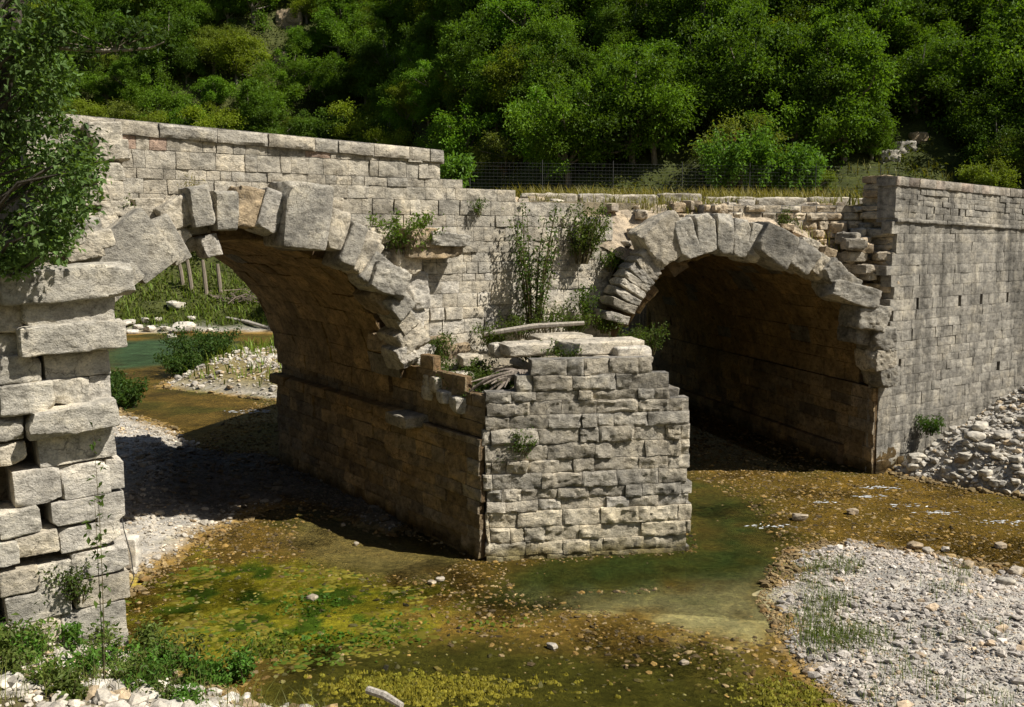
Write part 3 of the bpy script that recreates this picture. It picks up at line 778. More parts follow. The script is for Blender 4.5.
def ytoe(x): return np.interp(x, [-80,-28,-16,-9,-4,3,60], [57,58,60,59,52,40.5,39.0])
def ground_h(X, Y, detail=True):
    n = fbm(np.stack([X*.9, Y*.9, 0*X], -1), 4, 1); nf = fbm(np.stack([X*4, Y*4, 0*X], -1), 3, 2)
    h = -.17 + (n-.5)*.16 + (nf-.5)*.07
    s = psd(X, Y, POOL); h = h - .55*sstep(-.6, 1.0, s)
    s = psd(X, Y, FARPOOL); h = h - .4*sstep(-.5, 1.0, s)
    s = psd(X, Y, MUD); h = h - .12*sstep(-.3, .5, s)
    for poly, top, sl in ((BAR_R,.42,.16),(BAR_L,.30,.12),(BAR_F,.75,.35)):
        s = psd(X, Y, poly) + (n-.5)*.7
        h = np.maximum(h, np.minimum(.0 + s*sl, top) + (nf-.5)*.08 + (n-.5)*.1*sstep(0,1,s))
    s = psd(X, Y, SCREE) + (n-.5)*.6
    dw = (X-W0[0])*nW[0] + (Y-W0[1])*nW[1]; al = (X-W0[0])*BW1[0] + (Y-W0[1])*BW1[1]
    h = np.maximum(h, np.where(al > -.6, np.minimum(s*1.0, .35+.42*np.maximum(al,0)) + (nf-.5)*.15, -9))
    s = psd(X, Y, FORE) + (n-.5)*.5
    h = np.maximum(h, np.minimum(s*.28, .55) + (nf-.5)*.08)
    h = np.maximum(h, (9.3 - Y)*.45 + (n-.5)*.3)
    # land behind the wing wall and behind the near abutment
    dI = (X-W0[0])*B2[0] + (Y-W0[1])*B2[1]
    h = np.where((dw < -.35) & (dI > .3), np.maximum(h, 6.6 - .02*np.maximum(al,0) + (n-.5)*.3), h)
    q = (X-C0[0])*B1[0] + (Y-C0[1])*B1[1]; r_ = (X-C0[0])*A1[0] + (Y-C0[1])*A1[1]
    lf = sstep(-1.0, -3.0, q)*sstep(2.4, 4.0, r_)*sstep(18, 10, r_)
    h = np.maximum(h, lf*5.8)
    h = np.maximum(h, sstep(-9,-15,q)*sstep(30,10,Y)*(2.2 + .12*np.maximum(-q-9,0)))
    # hillside
    d = Y - ytoe(X) + (n-.5)*1.5
    wl = sstep(-5, -11, X)
    hr = 6.9*sstep(-.3, 1.6, d) + .72*np.maximum(d-3.2, 0)
    hl = 3.2*sstep(-.5, 8, d) + .95*np.maximum(d-6.5, 0)
    big = fbm(np.stack([X*.09, Y*.09, 0*X], -1), 3, 5)
    hh = (hr*(1-wl) + hl*wl) + (big-.5)*5*sstep(3, 15, d)
    h = np.where(d > -.6, np.maximum(h, np.minimum(hh, 60)), h)
    return h
def axis(parts):
    a = [np.arange(s, e, st) for s, e, st in parts]; return np.concatenate(a + [[parts[-1][1]]])
gx = axis([(-400,-60,20),(-60,-24,1.5),(-24,-10,.35),(-10,15,.1),(15,22,.3),(22,60,1.5),(60,400,20)])
gy = axis([(-120,-10,10),(-10,9,.6),(9,29,.1),(29,45,.25),(45,72,.6),(72,110,1.5),(110,400,15)])
X, Y = np.meshgrid(gx, gy, indexing='ij')
H = ground_h(X, Y)
def ground_c(X, Y, H):
    n = fbm(np.stack([X*.7, Y*.7, 0*X+3], -1), 4, 8)[...,None]; nb = fbm(np.stack([X*2.6, Y*2.6, 0*X+7], -1), 4, 9)[...,None]
    c = np.array([.25,.16,.044])*(.65+.7*nb)
    c = c*(1-sstep(.52,.66,n)) + np.array([.15,.125,.03])*sstep(.52,.66,n)
    def lay(c, poly, colr, soft=.5, wob=1.0, amt=1.0):
        m = sstep(-soft, soft, psd(X, Y, poly) + (nb[...,0]-.5)*2*wob)[...,None]*amt
        return c*(1-m) + np.asarray(colr)*(.7+.6*nb)*m
    c = lay(c, RIFF, (.25,.155,.034), .8, .8, .8)
    c = lay(c, ALG, (.29,.26,.028), .5, 1.2)
    gm = sstep(.5,.6,nb)*sstep(-.3,.6,psd(X,Y,ALG))[...,None]; c = c*(1-gm) + np.array([.07,.12,.014])*gm
    c = lay(c, WEED, (.075,.07,.014), .6, .45)
    c = lay(c, MUD, (.42,.37,.22), .6, .9); c = lay(c, MUD2, (.30,.24,.11), .4, .5, .8)
    c = lay(c, POOL, (.05,.078,.022), 1.5, 1.0)
    c = lay(c, FARPOOL, (.085,.155,.09), .9, .6)
    dry = sstep(.0,.10,H)[...,None]
    c = c*(1-dry) + np.array([.40,.375,.33])*(.75+.5*nb)*dry
    fg = sstep(-.2,.6,psd(X,Y,FORE))[...,None]*sstep(.45,.55,n); c = c*(1-fg) + np.array([.12,.10,.05])*fg
    fb = (sstep(-.2,1.2,psd(X,Y,BAR_F))*sstep(31,36,Y))[...,None]; c = c*(1-fb) + np.array([.22,.18,.08])*fb
    dm = sstep(-.5,.7,psd(X,Y,ARCHSHADE)+(nb[...,0]-.5)*1.2)[...,None]; c = c*(1-dm*.72)  # arch shadow darkened into the ground colour
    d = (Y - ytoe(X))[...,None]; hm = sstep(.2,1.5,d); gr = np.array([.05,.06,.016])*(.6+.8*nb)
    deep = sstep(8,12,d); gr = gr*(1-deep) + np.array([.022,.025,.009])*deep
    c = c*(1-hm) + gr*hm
    nearb = sstep(9.5,8,Y)[...,None]; c = c*(1-nearb) + np.array([.08,.08,.03])*nearb
    hi = (sstep(4.5,5.5,H)*(Y < 39))[...,None]; c = c*(1-hi) + np.array([.17,.14,.07])*hi
    lb = (sstep(-14,-18,X)*sstep(.8,1.6,H))[...,None]; c = c*(1-lb) + np.array([.07,.08,.025])*lb
    return np.clip(c, 0, 1)
ii = np.arange(X.size).reshape(X.shape)
Q = np.stack([ii[:-1,:-1], ii[1:,:-1], ii[1:,1:], ii[:-1,1:]], -1).reshape(-1,4)
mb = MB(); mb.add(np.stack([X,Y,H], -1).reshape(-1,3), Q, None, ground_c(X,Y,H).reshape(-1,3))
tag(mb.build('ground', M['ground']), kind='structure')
def hgt(x, y): return ground_h(np.atleast_1d(np.float64(x)), np.atleast_1d(np.float64(y)))

# water: one sheet at z = 0 over the valley floor
mb = MB()
wx = np.linspace(-45, 40, 2); wy = np.linspace(2, 62, 2)
mb.add([[-45,8,0],[40,8,0],[40,62,0],[-45,62,0]], [[0,1,2,3]])
tag(mb.build('water', M['water'], smooth=False), kind='structure')

# ------------------------------------------------------------------ gravel and stones
ICO_V = None
def ico(sub):
    import bmesh
    bm = bmesh.new(); bmesh.ops.create_icosphere(bm, subdivisions=sub, radius=1); bm.verts.ensure_lookup_table()
    V = np.array([v.co[:] for v in bm.verts]); T = np.array([[v.index for v in f.verts] for f in bm.faces]); bm.free(); return V, T
I1, I2 = ico(1), ico(2)
def pebbles(mb, P, size, cols, rg, base=I1, flat=.6):
    V0, T0 = base; n = len(P); k = len(V0)
    variants = []
    for i in range(24):
        V = V0 * (1 + rg.normal(0, .16, (k,1)))
        d = rg.normal(size=(4,3)); d /= np.linalg.norm(d, axis=1)[:,None]
        for q in d:
            e = np.maximum(V@q - rg.uniform(.55,.85), 0); V = V - e[:,None]*q
        variants.append(V)
    VV = np.array(variants)[rg.integers(0,24,n)]
    s = size[:,None]*np.stack([rg.uniform(.8,1.5,n), rg.uniform(.7,1.1,n), rg.uniform(flat*.7,flat*1.3,n)],1)
    VV = VV*s[:,None,:]*.5
    a = rg.uniform(0,6.28,n); tl = rg.normal(0,.3,n)
    ca, sa, ct, st = np.cos(a), np.sin(a), np.cos(tl), np.sin(tl)
    x, y, z = VV[...,0], VV[...,1], VV[...,2]
    y, z = y*ct[:,None]-z*st[:,None], y*st[:,None]+z*ct[:,None]
    x, y = x*ca[:,None]-y*sa[:,None], x*sa[:,None]+y*ca[:,None]
    V = np.stack([x,y,z],-1) + P[:,None,:]
    T = (T0[None] + (np.arange(n)*k)[:,None,None]).reshape(-1,3)
    mb.add(V.reshape(-1,3), None, T, np.repeat(cols, k, 0))
def scatter(poly, n, rg, inset=0.0):
    lo, hi = poly.min(0), poly.max(0); out = []
    lo = np.maximum(lo, [-14, 9]); hi = np.minimum(hi, [17, 45])
    while sum(map(len, out)) < n:
        p = rg.uniform(lo, hi, (n*3,2)); out.append(p[psd(p[:,0], p[:,1], poly) > inset])
        if len(out) > 40: break
    return np.concatenate(out)[:n]
def vis(P, m=.06):
    """inside the view (with a margin to the sides)"""
    return np.abs(P[:,0]/P[:,1]) < .512 + m
rg = np.random.default_rng(77)
def stonecol(n, rg, base=(.40,.375,.335), var=.25):
    k = rg.uniform(1-var, 1+var, (n,1)); c = np.asarray(base)*k
    w_ = rg.random((n,1)); return np.clip(np.where(w_ < .12, c*np.array([1.05,.9,.7]), np.where(w_ > .9, c*1.35, c)), 0, .75)
mb = MB()
def gravel(poly, n, smin, smax, al, base=(.43,.39,.325), inset=-.25, minh=-.06, sink=.15):
    p = scatter(poly, n, rg, inset); p = p[vis(p)]
    h = hgt(p[:,0], p[:,1]); k = h > minh; p, h = p[k], h[k]
    s = smin*(1-rg.random(len(p)))**(-1/al)*(.6+.9*fbm(np.c_[p*.9, 0*p[:,:1]+5],3,21)); s = np.minimum(s, smax)
    k = rg.random(len(p)) < .15 + 1.5*fbm(np.c_[p*1.3, 0*p[:,:1]+9],3,22); p, h, s = p[k], h[k], s[k]
    wet = sstep(.06,-.02,h)[:,None]
    c = stonecol(len(p), rg, base); c = c*(1-wet*.6)*np.where(wet > .5, np.array([1,.8,.45]), 1)
    c = c*(1 - .72*sstep(-.5,.7,psd(p[:,0],p[:,1],ARCHSHADE)+rg.normal(0,.25,len(p))))[:,None]  # pebbles darkened by the same painted arch shadow
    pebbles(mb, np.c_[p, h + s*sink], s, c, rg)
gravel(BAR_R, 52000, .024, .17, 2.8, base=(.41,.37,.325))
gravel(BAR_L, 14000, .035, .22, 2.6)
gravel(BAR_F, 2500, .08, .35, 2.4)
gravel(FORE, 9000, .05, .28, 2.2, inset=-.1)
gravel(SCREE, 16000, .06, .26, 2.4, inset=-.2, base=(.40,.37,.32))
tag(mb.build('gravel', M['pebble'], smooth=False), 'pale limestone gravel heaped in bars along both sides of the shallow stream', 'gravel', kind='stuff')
# stones of the bed under water
mb = MB()
p = np.c_[rg.uniform(-9,17,70000), rg.uniform(9.5,36,70000)]; p = p[vis(p)]
inpool = np.maximum(psd(p[:,0],p[:,1],POOL), np.maximum(psd(p[:,0],p[:,1],MUD), psd(p[:,0],p[:,1],MUD2))) > .1
p = p[~inpool | (rg.random(len(p)) < .01)]
h = hgt(p[:,0],p[:,1]); k = (h < .04) & (h > -.5); p, h = p[k], h[k]
s = np.minimum(.042*(1-rg.random(len(p)))**(-1/3.0), .13)
cc = np.where(rg.random((len(p),1)) < .3, np.array([[.24,.175,.085]]), np.where(rg.random((len(p),1)) < .4, np.array([[.09,.065,.03]]), np.array([[.22,.14,.042]])))*rg.uniform(.35,1.4,(len(p),1)); dk = fbm(np.c_[p*.8, 0*p[:,:1]],3,4)[:,None]
cc = cc*(.5+dk); gmask = (np.maximum(psd(p[:,0],p[:,1],ALG), psd(p[:,0],p[:,1],WEED)) + rg.normal(0,.4,len(p)) > 0)[:,None]
keep = ~gmask[:,0] | (rg.random(len(p)) < .22); p, h, s, cc, gmask = p[keep], h[keep], s[keep], cc[keep], gmask[keep]
cc = np.where(gmask, cc*np.array([.6,.75,.5]), cc)
pebbles(mb, np.c_[p, h - s*.06], s, cc, rg)
tag(mb.build('bed_stones', M['pebble'], smooth=False), 'brown algae-stained pebbles lying on the stream bed under clear water', 'pebbles', kind='stuff')

# single rocks
def single_rock(x, y, d, seed, c, label, group, sink=.15, flat=.6, name='rock', z=None):
    W, Q, ns = rock((d*1.3, d*.95, d*flat), seed, n=7, p=4.5, amp=.09, chips=8, chipd=(.65,.95))
    mb = MB(); zz = (hgt(x,y)[0] if z is None else z) + d*flat*.5*(1-sink*2)
    W = W @ rot('Z', seed*1.7).T
    mb.add(W, Q, None, np.asarray(c)*(.8+.4*ns)[:,None])
    o = mb.build(name, M['pebble'], smooth=True); o.location = (x, y, zz); return tag(o, label, 'rock', group)
k = 0
for i in range(80):
    px, py = rg.uniform(900,1030), rg.uniform(375,495)
    q = at(px, py, z=np.interp(py,[370,490],[2.0,.15]))
    if psd(q[:1], q[1:2], SCREE)[0] < .1: continue
    dw = (q-W0)@nW
    if dw < .3: continue
    single_rock(q[0], q[1], rg.uniform(.14,.34), 700+i, pick(rg, GREY*1.2, PALE*.9, .15), 'pale broken block in the rubble bank under the wing wall', 'rubble blocks below the wing wall')
for (px,py,d) in [(30,668,.3),(95,690,.35),(150,694,.32),(185,672,.26),(228,684,.34),(205,700,.4),(262,700,.3),(308,700,.32),(335,704,.3),(60,700,.4),(130,674,.22),(20,640,.28),(245,672,.18),(10,700,.4),(170,706,.35)]:
    q = at(px,py,z=.35); single_rock(q[0], q[1], d*.62, 800+px, PALE*rg.uniform(.95,1.15), 'white rock among the weeds on the bank in the bottom left corner', 'white rocks on the near bank')
for (px,py,d) in [(343,526,.2),(356,545,.2),(312,600,.3),(440,581,.25),(432,584,.22),(552,648,.25),(684,664,.2),(800,520,.5),(852,514,.4),(915,549,.45),(928,553,.35),(945,551,.3),(967,570,.4),(985,576,.3),(860,555,.3),(965,600,.4),(1005,595,.45),(1015,575,.45),(1000,548,.35)]:
    q = at(px,py,z=0); single_rock(q[0], q[1], d*.5, 900+px, pick(rg, PALE*.75, WARM*.8, .1), 'pale stone sticking out of the shallow stream ' + ('among the algae at the left' if px < 420 else 'in front of the pier' if px < 700 else 'at the edge of the gravel bar' if py > 545 else 'between the pier and the wing wall'), 'stones standing in the stream', z=max(hgt(q[0],q[1])[0], -.12), sink=.05)
def ghit(px, py, y0=30, y1=75):
    for Y_ in np.arange(y0, y1, .1):
        q = at(px,py,Y=Y_)
        if hgt(q[0],q[1])[0] >= q[2]: return q
    return q
for (px,py,d) in [(183,333,1.15),(176,309,.9),(165,331,.5),(150,331,.6),(138,329,.5),(128,326,.7),(158,322,.45),(192,320,.4),(145,322,.5),(133,334,.5),(172,338,.4),(210,332,.4)]:
    q = ghit(px,py); single_rock(q[0], q[1], d, 950+px, PALE*rg.uniform(.9,1.1), ('large' if d > .8 else 'small') + ' pale boulder on the far bank seen through the nearer arch', 'boulders on the far bank', sink=.1)

# ------------------------------------------------------------------ vegetation
def make_crown(mb, rg, cr, ch, nclump, per, leaf, base, yellow=.15, flat=.7, z0=1.0, spread=.30, brown=0):
    """leaf clumps in an uneven ellipsoid crown"""
    pts = []
    for k in range(nclump):
        d = rg.normal(size=3); d /= np.linalg.norm(d); rr = rg.uniform(.35,1.12)
        lump = .55 + .9*fbm(np.array([d*1.7+rg.uniform(0,1)]),2,3)[0]
        pts.append(np.array([d[0]*cr*rr*lump, d[1]*cr*rr*lump, z0 + ch/2 + d[2]*ch/2*rr*lump]))
    for c in pts:
        m = int(per*rg.uniform(.5,1.4)); sp_ = cr*spread*rg.uniform(.5,1.35)
        q = rg.normal(size=(m,3)); q /= np.linalg.norm(q,axis=1)[:,None]; q *= np.abs(rg.normal(.62,.38,m))[:,None]
        q = q*np.array([sp_,sp_,sp_*flat]) + c
        tone = rg.uniform(.65,1.35); b = np.asarray(base)*tone
        if brown and rg.random() < brown: b = np.array([.13,.075,.03])
        leafset(mb, q, leaf, leafcol(m, b, .2, rg, yellow), rg=rg, out=(q-c)/sp_*.6)
    return pts
def tree_proto(name, seed, cr, ch, nclump, per, leaf, base, yellow=.15, z0=1.0, brown=0, trunk=.14, tcol=(.22,.19,.15)):
    rg = np.random.default_rng(seed); root = empty(name)
    mb = MB(); pts = make_crown(mb, rg, cr, ch, nclump, per, leaf, base, yellow, z0=z0, brown=brown); crown = mb.build('crown', M['leaf'], root, smooth=False)
    mb = MB(); top = z0 + ch*.75
    tp = np.array([[0,0,-.6],[.05,.02,z0*.7],[.12,-.1,z0+ch*.35],[.05,.1,top]]); tube(mb, tp, np.array([trunk*1.3,trunk,trunk*.6,trunk*.2]), tcol, 7)
    for c in pts[:14]:
        a = tp[1]*(1-.4) + tp[2]*.4 if c[2] < z0+ch*.5 else tp[2]
        tube(mb, [a, (a+c)/2 + rg.normal(0,.12,3), c], [trunk*.45,trunk*.3,trunk*.1], tcol, 5)
    mb.build('trunk', M['bark'], root)
    return root
PROTO = [
 ('broadleaf_tree', 'dark green broadleaf tree', 1, 2.3, 4.2, 54, 330, .155, (.078,.142,.017), .1, 0),
 ('broadleaf_tree', 'mid green broadleaf tree', 2, 2.1, 3.6, 50, 330, .145, (.115,.205,.02), .15, 0),
 ('broadleaf_tree', 'yellowish green broadleaf tree', 3, 2.0, 3.2, 50, 320, .14, (.185,.245,.024), .3, 0),
 ('broadleaf_tree', 'tall deep green tree', 4, 2.0, 5.4, 62, 310, .16, (.09,.165,.018), .1, 0),
 ('shrub', 'low olive green shrub', 5, 1.7, 2.2, 40, 280, .125, (.15,.205,.027), .3, 0),
 ('broadleaf_tree', 'bright green bushy tree', 6, 1.9, 3.4, 48, 320, .14, (.12,.24,.022), .2, 0),
 ('shrub', 'thin brownish green shrub', 7, 1.7, 2.6, 38, 220, .12, (.14,.175,.035), .3, .12),
]
protos = []
for (nm, lab, sdd, cr, ch, nc, per, lf, base, ye, br) in PROTO:
    o = tree_proto(nm, sdd, cr, ch, nc, per, lf, base, ye, z0=.5, brown=br); protos.append([o, lab, False])
rg = np.random.default_rng(9)
spots = []
for x in np.arange(-52, 50, 2.2):
    for y in np.arange(41, 98, 2.35):
        xx, yy = x + rg.uniform(-1.2,1.2), y + rg.uniform(-1.2,1.2)
        d = yy - ytoe(xx)
        if d < (3.0 if xx > -6 else 6.5): continue
        if abs(xx/yy) > .60: continue
        z_ = hgt(xx,yy)[0]
        if (z_-HCAM)/yy > .275: continue
        if abs(xx/yy) > .53 and rg.random() < .55: continue
        spots.append((xx,yy,z_,d))
def zone(xx, yy):
    px = 512 + 1000*xx/yy
    if px < 120: return 'on the slope behind the near tree'
    if px < 300: return 'on the hillside above the left parapet'
    if px < 460: return 'on the hillside above the stepped parapet end'
    if px < 640: return 'on the hillside behind the wire fence'
    if px < 880: return 'on the hillside above the farther arch'
    return 'on the hillside above the wing wall'
outs = []
for (px,py,w_) in [(573,104,20),(290,22,18),(722,66,14),(905,150,14),(918,140,12),(888,160,16),(280,60,12)]:
    for Y_ in np.arange(41, 98, .25):
        q = at(px,py,Y=Y_)
        if hgt(q[0],q[1])[0] > q[2]: outs.append((px,py,w_,q)); break
def blocked(x, y):
    px = 512 + 1000*x/y
    return any(abs(px-o[0]) < o[2]*.5+11 and o[3][1]-4 < y < o[3][1]+.8 for o in outs)
spots = [t_ for t_ in spots if not blocked(t_[0], t_[1])]
for i, (px,py,w_,q) in enumerate(outs):
    s_ = w_*q[1]/F; W, Q, ns = rock((s_*1.4, s_*.9, s_*1.2), 1300+i, n=12, amp=.12, chips=9)
    mb = MB(); mb.add(W, Q, None, (WARM*.9 if i in (1,2,4,6) else GREY*1.2)*(.7+.6*ns)[:,None]); o = mb.build('rock_outcrop', M['stone']); o.location = q
    tag(o, ('brown earthy' if i in (1,2,4,6) else 'grey') + ' rock outcrop showing between the trees ' + ['above the wire fence','above the left parapet','above the farther arch','above the wing wall','above the wing wall, lower and browner one','behind the end of the wing wall','above the left parapet, lower one'][i], 'rock')
rg.shuffle(spots)
for (xx,yy,z_,d) in spots:
    px = 512 + 1000*xx/yy
    if px > 700: wts = [.38,.12,.05,.25,.05,.05,.10]
    elif px < 340 : wts = [.18,.24,.2,.1,.14,.08,.06]
    else: wts = [.24,.22,.14,.14,.08,.14,.04]
    k = rg.choice(7, p=wts)
    if d < 5 and k in (0,3): k = 4
    pr = protos[k]
    if not pr[2]: o = pr[0]; pr[2] = True
    else: o = copy_tree(pr[0])
    s = rg.choice([rg.uniform(.58,.9), rg.uniform(.8,1.18)])
    o.location = (xx,yy,z_-.15); o.rotation_euler = (rg.normal(0,.05), rg.normal(0,.05), rg.uniform(0,6.28)); o.scale = (s*rg.uniform(.9,1.15), s, s*rg.uniform(.85,1.15))
    tag(o, ('small ' if s < .75 else 'large ' if s > 1.05 else '') + pr[1] + ' ' + zone(xx,yy), 'shrub' if 'shrub' in pr[1] else 'tree', 'wood covering the hillside')
for pr in protos:
    if not pr[2]:
        for ch in list(pr[0].children): bpy.data.objects.remove(ch)
        bpy.data.objects.remove(pr[0])

# undergrowth of the slope
mb = MB(); n = 40000
p = np.c_[rg.uniform(-45,36,n*3), rg.uniform(40,98,n*3)]; d = p[:,1]-ytoe(p[:,0]); p = p[(d > 1.2) & (np.abs(p[:,0]/p[:,1]) < .56)][:n]
p = p[fbm(np.c_[p*.6, 0*p[:,:1]],3,8) > .42]
h = hgt(p[:,0],p[:,1]); k = ((h-HCAM)/p[:,1] < .28); p, h = p[k], h[k]
for rep in range(3):
    q = np.c_[p + rg.normal(0,.15,p.shape), h + rg.uniform(0,.5,len(p))]
    leafset(mb, q, .2, leafcol(len(q), (.05,.07,.015), .4, rg, .4), rg=rg)
tag(mb.build('undergrowth', M['leaf'], smooth=False), 'low green undergrowth covering the soil between the trees of the hillside', 'undergrowth', kind='stuff')

# leafy plant with stems: shrubs on the masonry, weeds on the banks
def plant(name, loc, h, rad, nst, per, leaf, base, seed, label, group=None, cat='plant', yellow=.2, lean=(0,0), stem=.006, lstart=.25, width=.5):
    rg = np.random.default_rng(seed); root = tag(empty(name, tuple(loc)), label, cat, group)
    ms, ml = MB(), MB()
    for k in range(nst):
        a = rg.uniform(0,6.28); rr = rad*math.sqrt(rg.random()); hh = h*rg.uniform(.55,1.0)
        b = np.array([math.cos(a)*rr*.25, math.sin(a)*rr*.25, -.04]); e = np.array([math.cos(a)*rr + lean[0]*hh, math.sin(a)*rr + lean[1]*hh, hh])
        m = b*.45 + e*.55 + np.array([-math.cos(a)*rr*.2, -math.sin(a)*rr*.2, hh*.08]) + rg.normal(0,.03*h,3)
        t = np.linspace(0,1,6)[:,None]; pts = (1-t)**2*b + 2*t*(1-t)*m + t*t*e
        tube(ms, pts, np.linspace(stem*1.4, stem*.4, 6), (.12,.10,.05), 4)
        u = rg.uniform(lstart, 1.03, per)[:,None]; q = (1-u)**2*b + 2*u*(1-u)*m + u*u*e + rg.normal(0, leaf*.75, (per,3))
        leafset(ml, q, leaf, leafcol(per, base, .35, rg, yellow), rg=rg, width=width)
    ms.build('stem', M['bark'], root); ml.build('foliage', M['leaf'], root, smooth=False)
    return root
def onpier(px, py, Y): return at(px, py, Y=Y)
def spw(px, py, fwd=.1):
    u_, z_, y_ = onplane(px, py, SP, B1); return SP + B1*u_ + np.array([B1[1],-B1[0],0])*fwd + Z*z_
GRN = (.07,.125,.02)
plant('shrub', spw(522,322,.45), 2.6, .7, 22, 64, .085, (.065,.115,.025), 31, 'tall slender shrub growing against the spandrel wall above the pier', cat='shrub', lean=(.03,0), stem=.012, lstart=.15)
plant('shrub', spw(575,262,.25), 1.25, .6, 22, 80, .075, (.085,.125,.03), 32, 'grey green shrub hanging on the spandrel wall below the road edge', cat='shrub', lean=(.1,0), stem=.01)
plant('shrub', spw(395,252,.4), .75, .75, 26, 60, .07, (.10,.17,.025), 33, 'bright green bush rooted in the wall above the nearer arch', cat='shrub', stem=.008)
plant('shrub', spw(575,320,.3), .8, .35, 9, 60, .07, GRN, 34, 'sparse low shrub at the foot of the spandrel wall', cat='shrub')
for i, (px,py,h_,r_) in enumerate([(535,330,.7,.7),(508,335,.5,.5),(560,330,.4,.5),(590,330,.4,.4),(480,345,.5,.5)]):
    plant('weed', spw(px,py,.5), h_, r_, 22, 40, .06, (.07,.11,.02), 40+i, 'low green weeds along the foot of the spandrel wall', 'weeds on top of the pier')
for i, (px,py,Y_,h_,r_) in enumerate([(445,372,19.6,.5,.5),(428,372,20.0,.5,.4),(452,388,18.8,.45,.35),(474,398,18.2,.4,.3),(415,358,20.4,.45,.35),(500,384,18.2,.35,.35),(478,372,19.2,.4,.4),(462,384,18.8,.45,.4),(488,392,18.4,.55,.35),(440,352,20.2,.55,.4),(430,345,20.6,.6,.3),(570,352,18.6,.3,.5),(530,350,19.2,.3,.5),(630,345,21.5,.6,.5),(650,345,22.,.7,.4)]):
    plant('weed', at(px,py+8,Y=Y_), h_, r_, 18, 40, .06, (.06,.10,.02), 50+i, 'green weed growing in the rubble along the broken edge of the pier', 'weeds on top of the pier')
plant('weed', at(520,458,Y=17.55), .55, .3, 14, 50, .05, GRN, 61, 'green plant rooted in a joint of the pier front', lean=(.05,-.1))
plant('weed', at(508,470,Y=17.6), .35, .22, 9, 40, .05, GRN, 62, 'small green plant rooted low in a joint of the pier front', lean=(-.05,-.1))
plant('weed', spw(120,228,.3), .55, .15, 6, 40, .05, GRN, 63, 'small plant growing on the ruined end of the parapet wall')
plant('weed', spw(186,206,.25), .5, .12, 16, 16, .1, (.16,.14,.04), 64, 'dry yellow grass tuft on the ledge above the nearer arch', width=.12)
plant('weed', spw(475,215,.1), .4, .2, 8, 30, .05, GRN, 65, 'little green plant in a crack of the spandrel wall')
plant('weed', spw(605,270,.2), .5, .3, 10, 30, .06, GRN, 66, 'green plant beside the small stones of the farther arch')
plant('weed', W0 - B2*2.2 + A2*.9 + Z*5.7, .8, .35, 12, 40, .07, (.07,.1,.03), 67, 'pale green plant on the rubble above the farther arch')
q = at(927,408,z=1.2); plant('weed', W0 + BW1*1.75 + nW*.3 + Z*.85, .45, .35, 14, 60, .07, (.05,.11,.02), 68, 'green weed at the foot of the wing wall')
# saplings behind the fence and grasses on the road edge
for i, (px,py,Y_,h_,r_) in enumerate([(722,195,35,2.1,1.0),(755,195,35.5,2.4,.9),(785,196,35.5,1.9,1.0),(805,196,36,1.5,.8),(452,190,31,1.0,.7)]):
    plant('sapling', at(px,py,Y=Y_), h_, r_, 24, 85, .16, (.105,.205,.03), 70+i, 'bright light green sapling behind the wire fence' if i < 4 else 'low bright bush beside the stepped end of the parapet', 'saplings behind the fence' if i < 4 else None, 'bush', .1)
def grassset(mb, P, hgt_, c, rg, wdt=.012):
    n = len(P); a = rg.uniform(0,6.28,n); H_ = hgt_*rg.uniform(.5,1.2,n)
    d = np.stack([np.cos(a), np.sin(a), 0*a],1); s = np.stack([-np.sin(a), np.cos(a), 0*a],1)*wdt
    ln = rg.uniform(.1,1.1,n)[:,None]
    m_ = P + d*(H_[:,None]*ln*.3) + np.c_[0*a,0*a,H_*.6]; t_ = P + d*(H_[:,None]*ln) + np.c_[0*a,0*a,H_]
    V = np.stack([P-s, P+s, m_+s*.7, m_-s*.7, t_],1).reshape(-1,3); b = np.arange(n)[:,None]*5
    mb.add(V, b+np.array([[0,1,2,3]]), b+np.array([[3,2,4]]), np.repeat(c,5,0))
mb = MB(); n = 2600; uu_ = rg.random(n); vv_ = rg.uniform(.05,.6,n); p = fill(uu_, vv_); k = (fbm(p*np.array([1.1,1.1,0]),3,6) > .5) & (uu_ > .1); p = p[k]
grassset(mb, p, .3, leafcol(len(p), (.2,.19,.06), .3, rg, .6), rg, .012)
tag(mb.build('grass', M['grass'], smooth=False), 'dry grass growing on the broken earth above the farther arch', 'grass', kind='stuff')
mb = MB(); n = 5200
u_ = rg.random(n); p = kerb_a[None] + KB[None]*u_[:,None] ; p = p + A2[None]*rg.uniform(.3,4.5,n)[:,None]
p[:,2] = 6.6; den = fbm(p*np.array([.5,.5,0]),2,3); k = (den > .42) | (u_ > .55); p = p[k]
grassset(mb, p, .55, leafcol(len(p), (.23,.20,.07), .3, rg, .6), rg, .02)
tag(mb.build('grass', M['grass'], smooth=False), 'dry yellow green grass along the road edge behind the kerb', 'grass', kind='stuff')
mb = MB(); n = 9000
p = np.c_[rg.uniform(9,40,n), rg.uniform(26,48,n)]; h = hgt(p[:,0],p[:,1]); k = (h > 6) & (p[:,1] < 46); p, h = p[k], h[k]
grassset(mb, np.c_[p,h], .5, leafcol(len(p), (.13,.13,.035), .3, rg, .6), rg, .03)
tag(mb.build('grass', M['grass'], smooth=False), 'dry grass on the slope behind the wing wall', 'grass', kind='stuff')
mb = MB(); n = 26000
p = np.c_[rg.uniform(-34,-8,n), rg.uniform(34,68,n)]; h = hgt(p[:,0],p[:,1]); k = (h > .25) & (fbm(np.c_[p*.4,0*p[:,:1]],3,2) > .4) & ((p[:,1] > 44) | (rg.random(n) < .25)); p, h = p[k], h[k]
grassset(mb, np.c_[p,h], .55, leafcol(len(p), (.14,.22,.03), .35, rg, .5), rg, .03)
tag(mb.build('grass', M['grass'], smooth=False), 'tall green grass on the far river bank seen through the nearer arch', 'grass', kind='stuff')

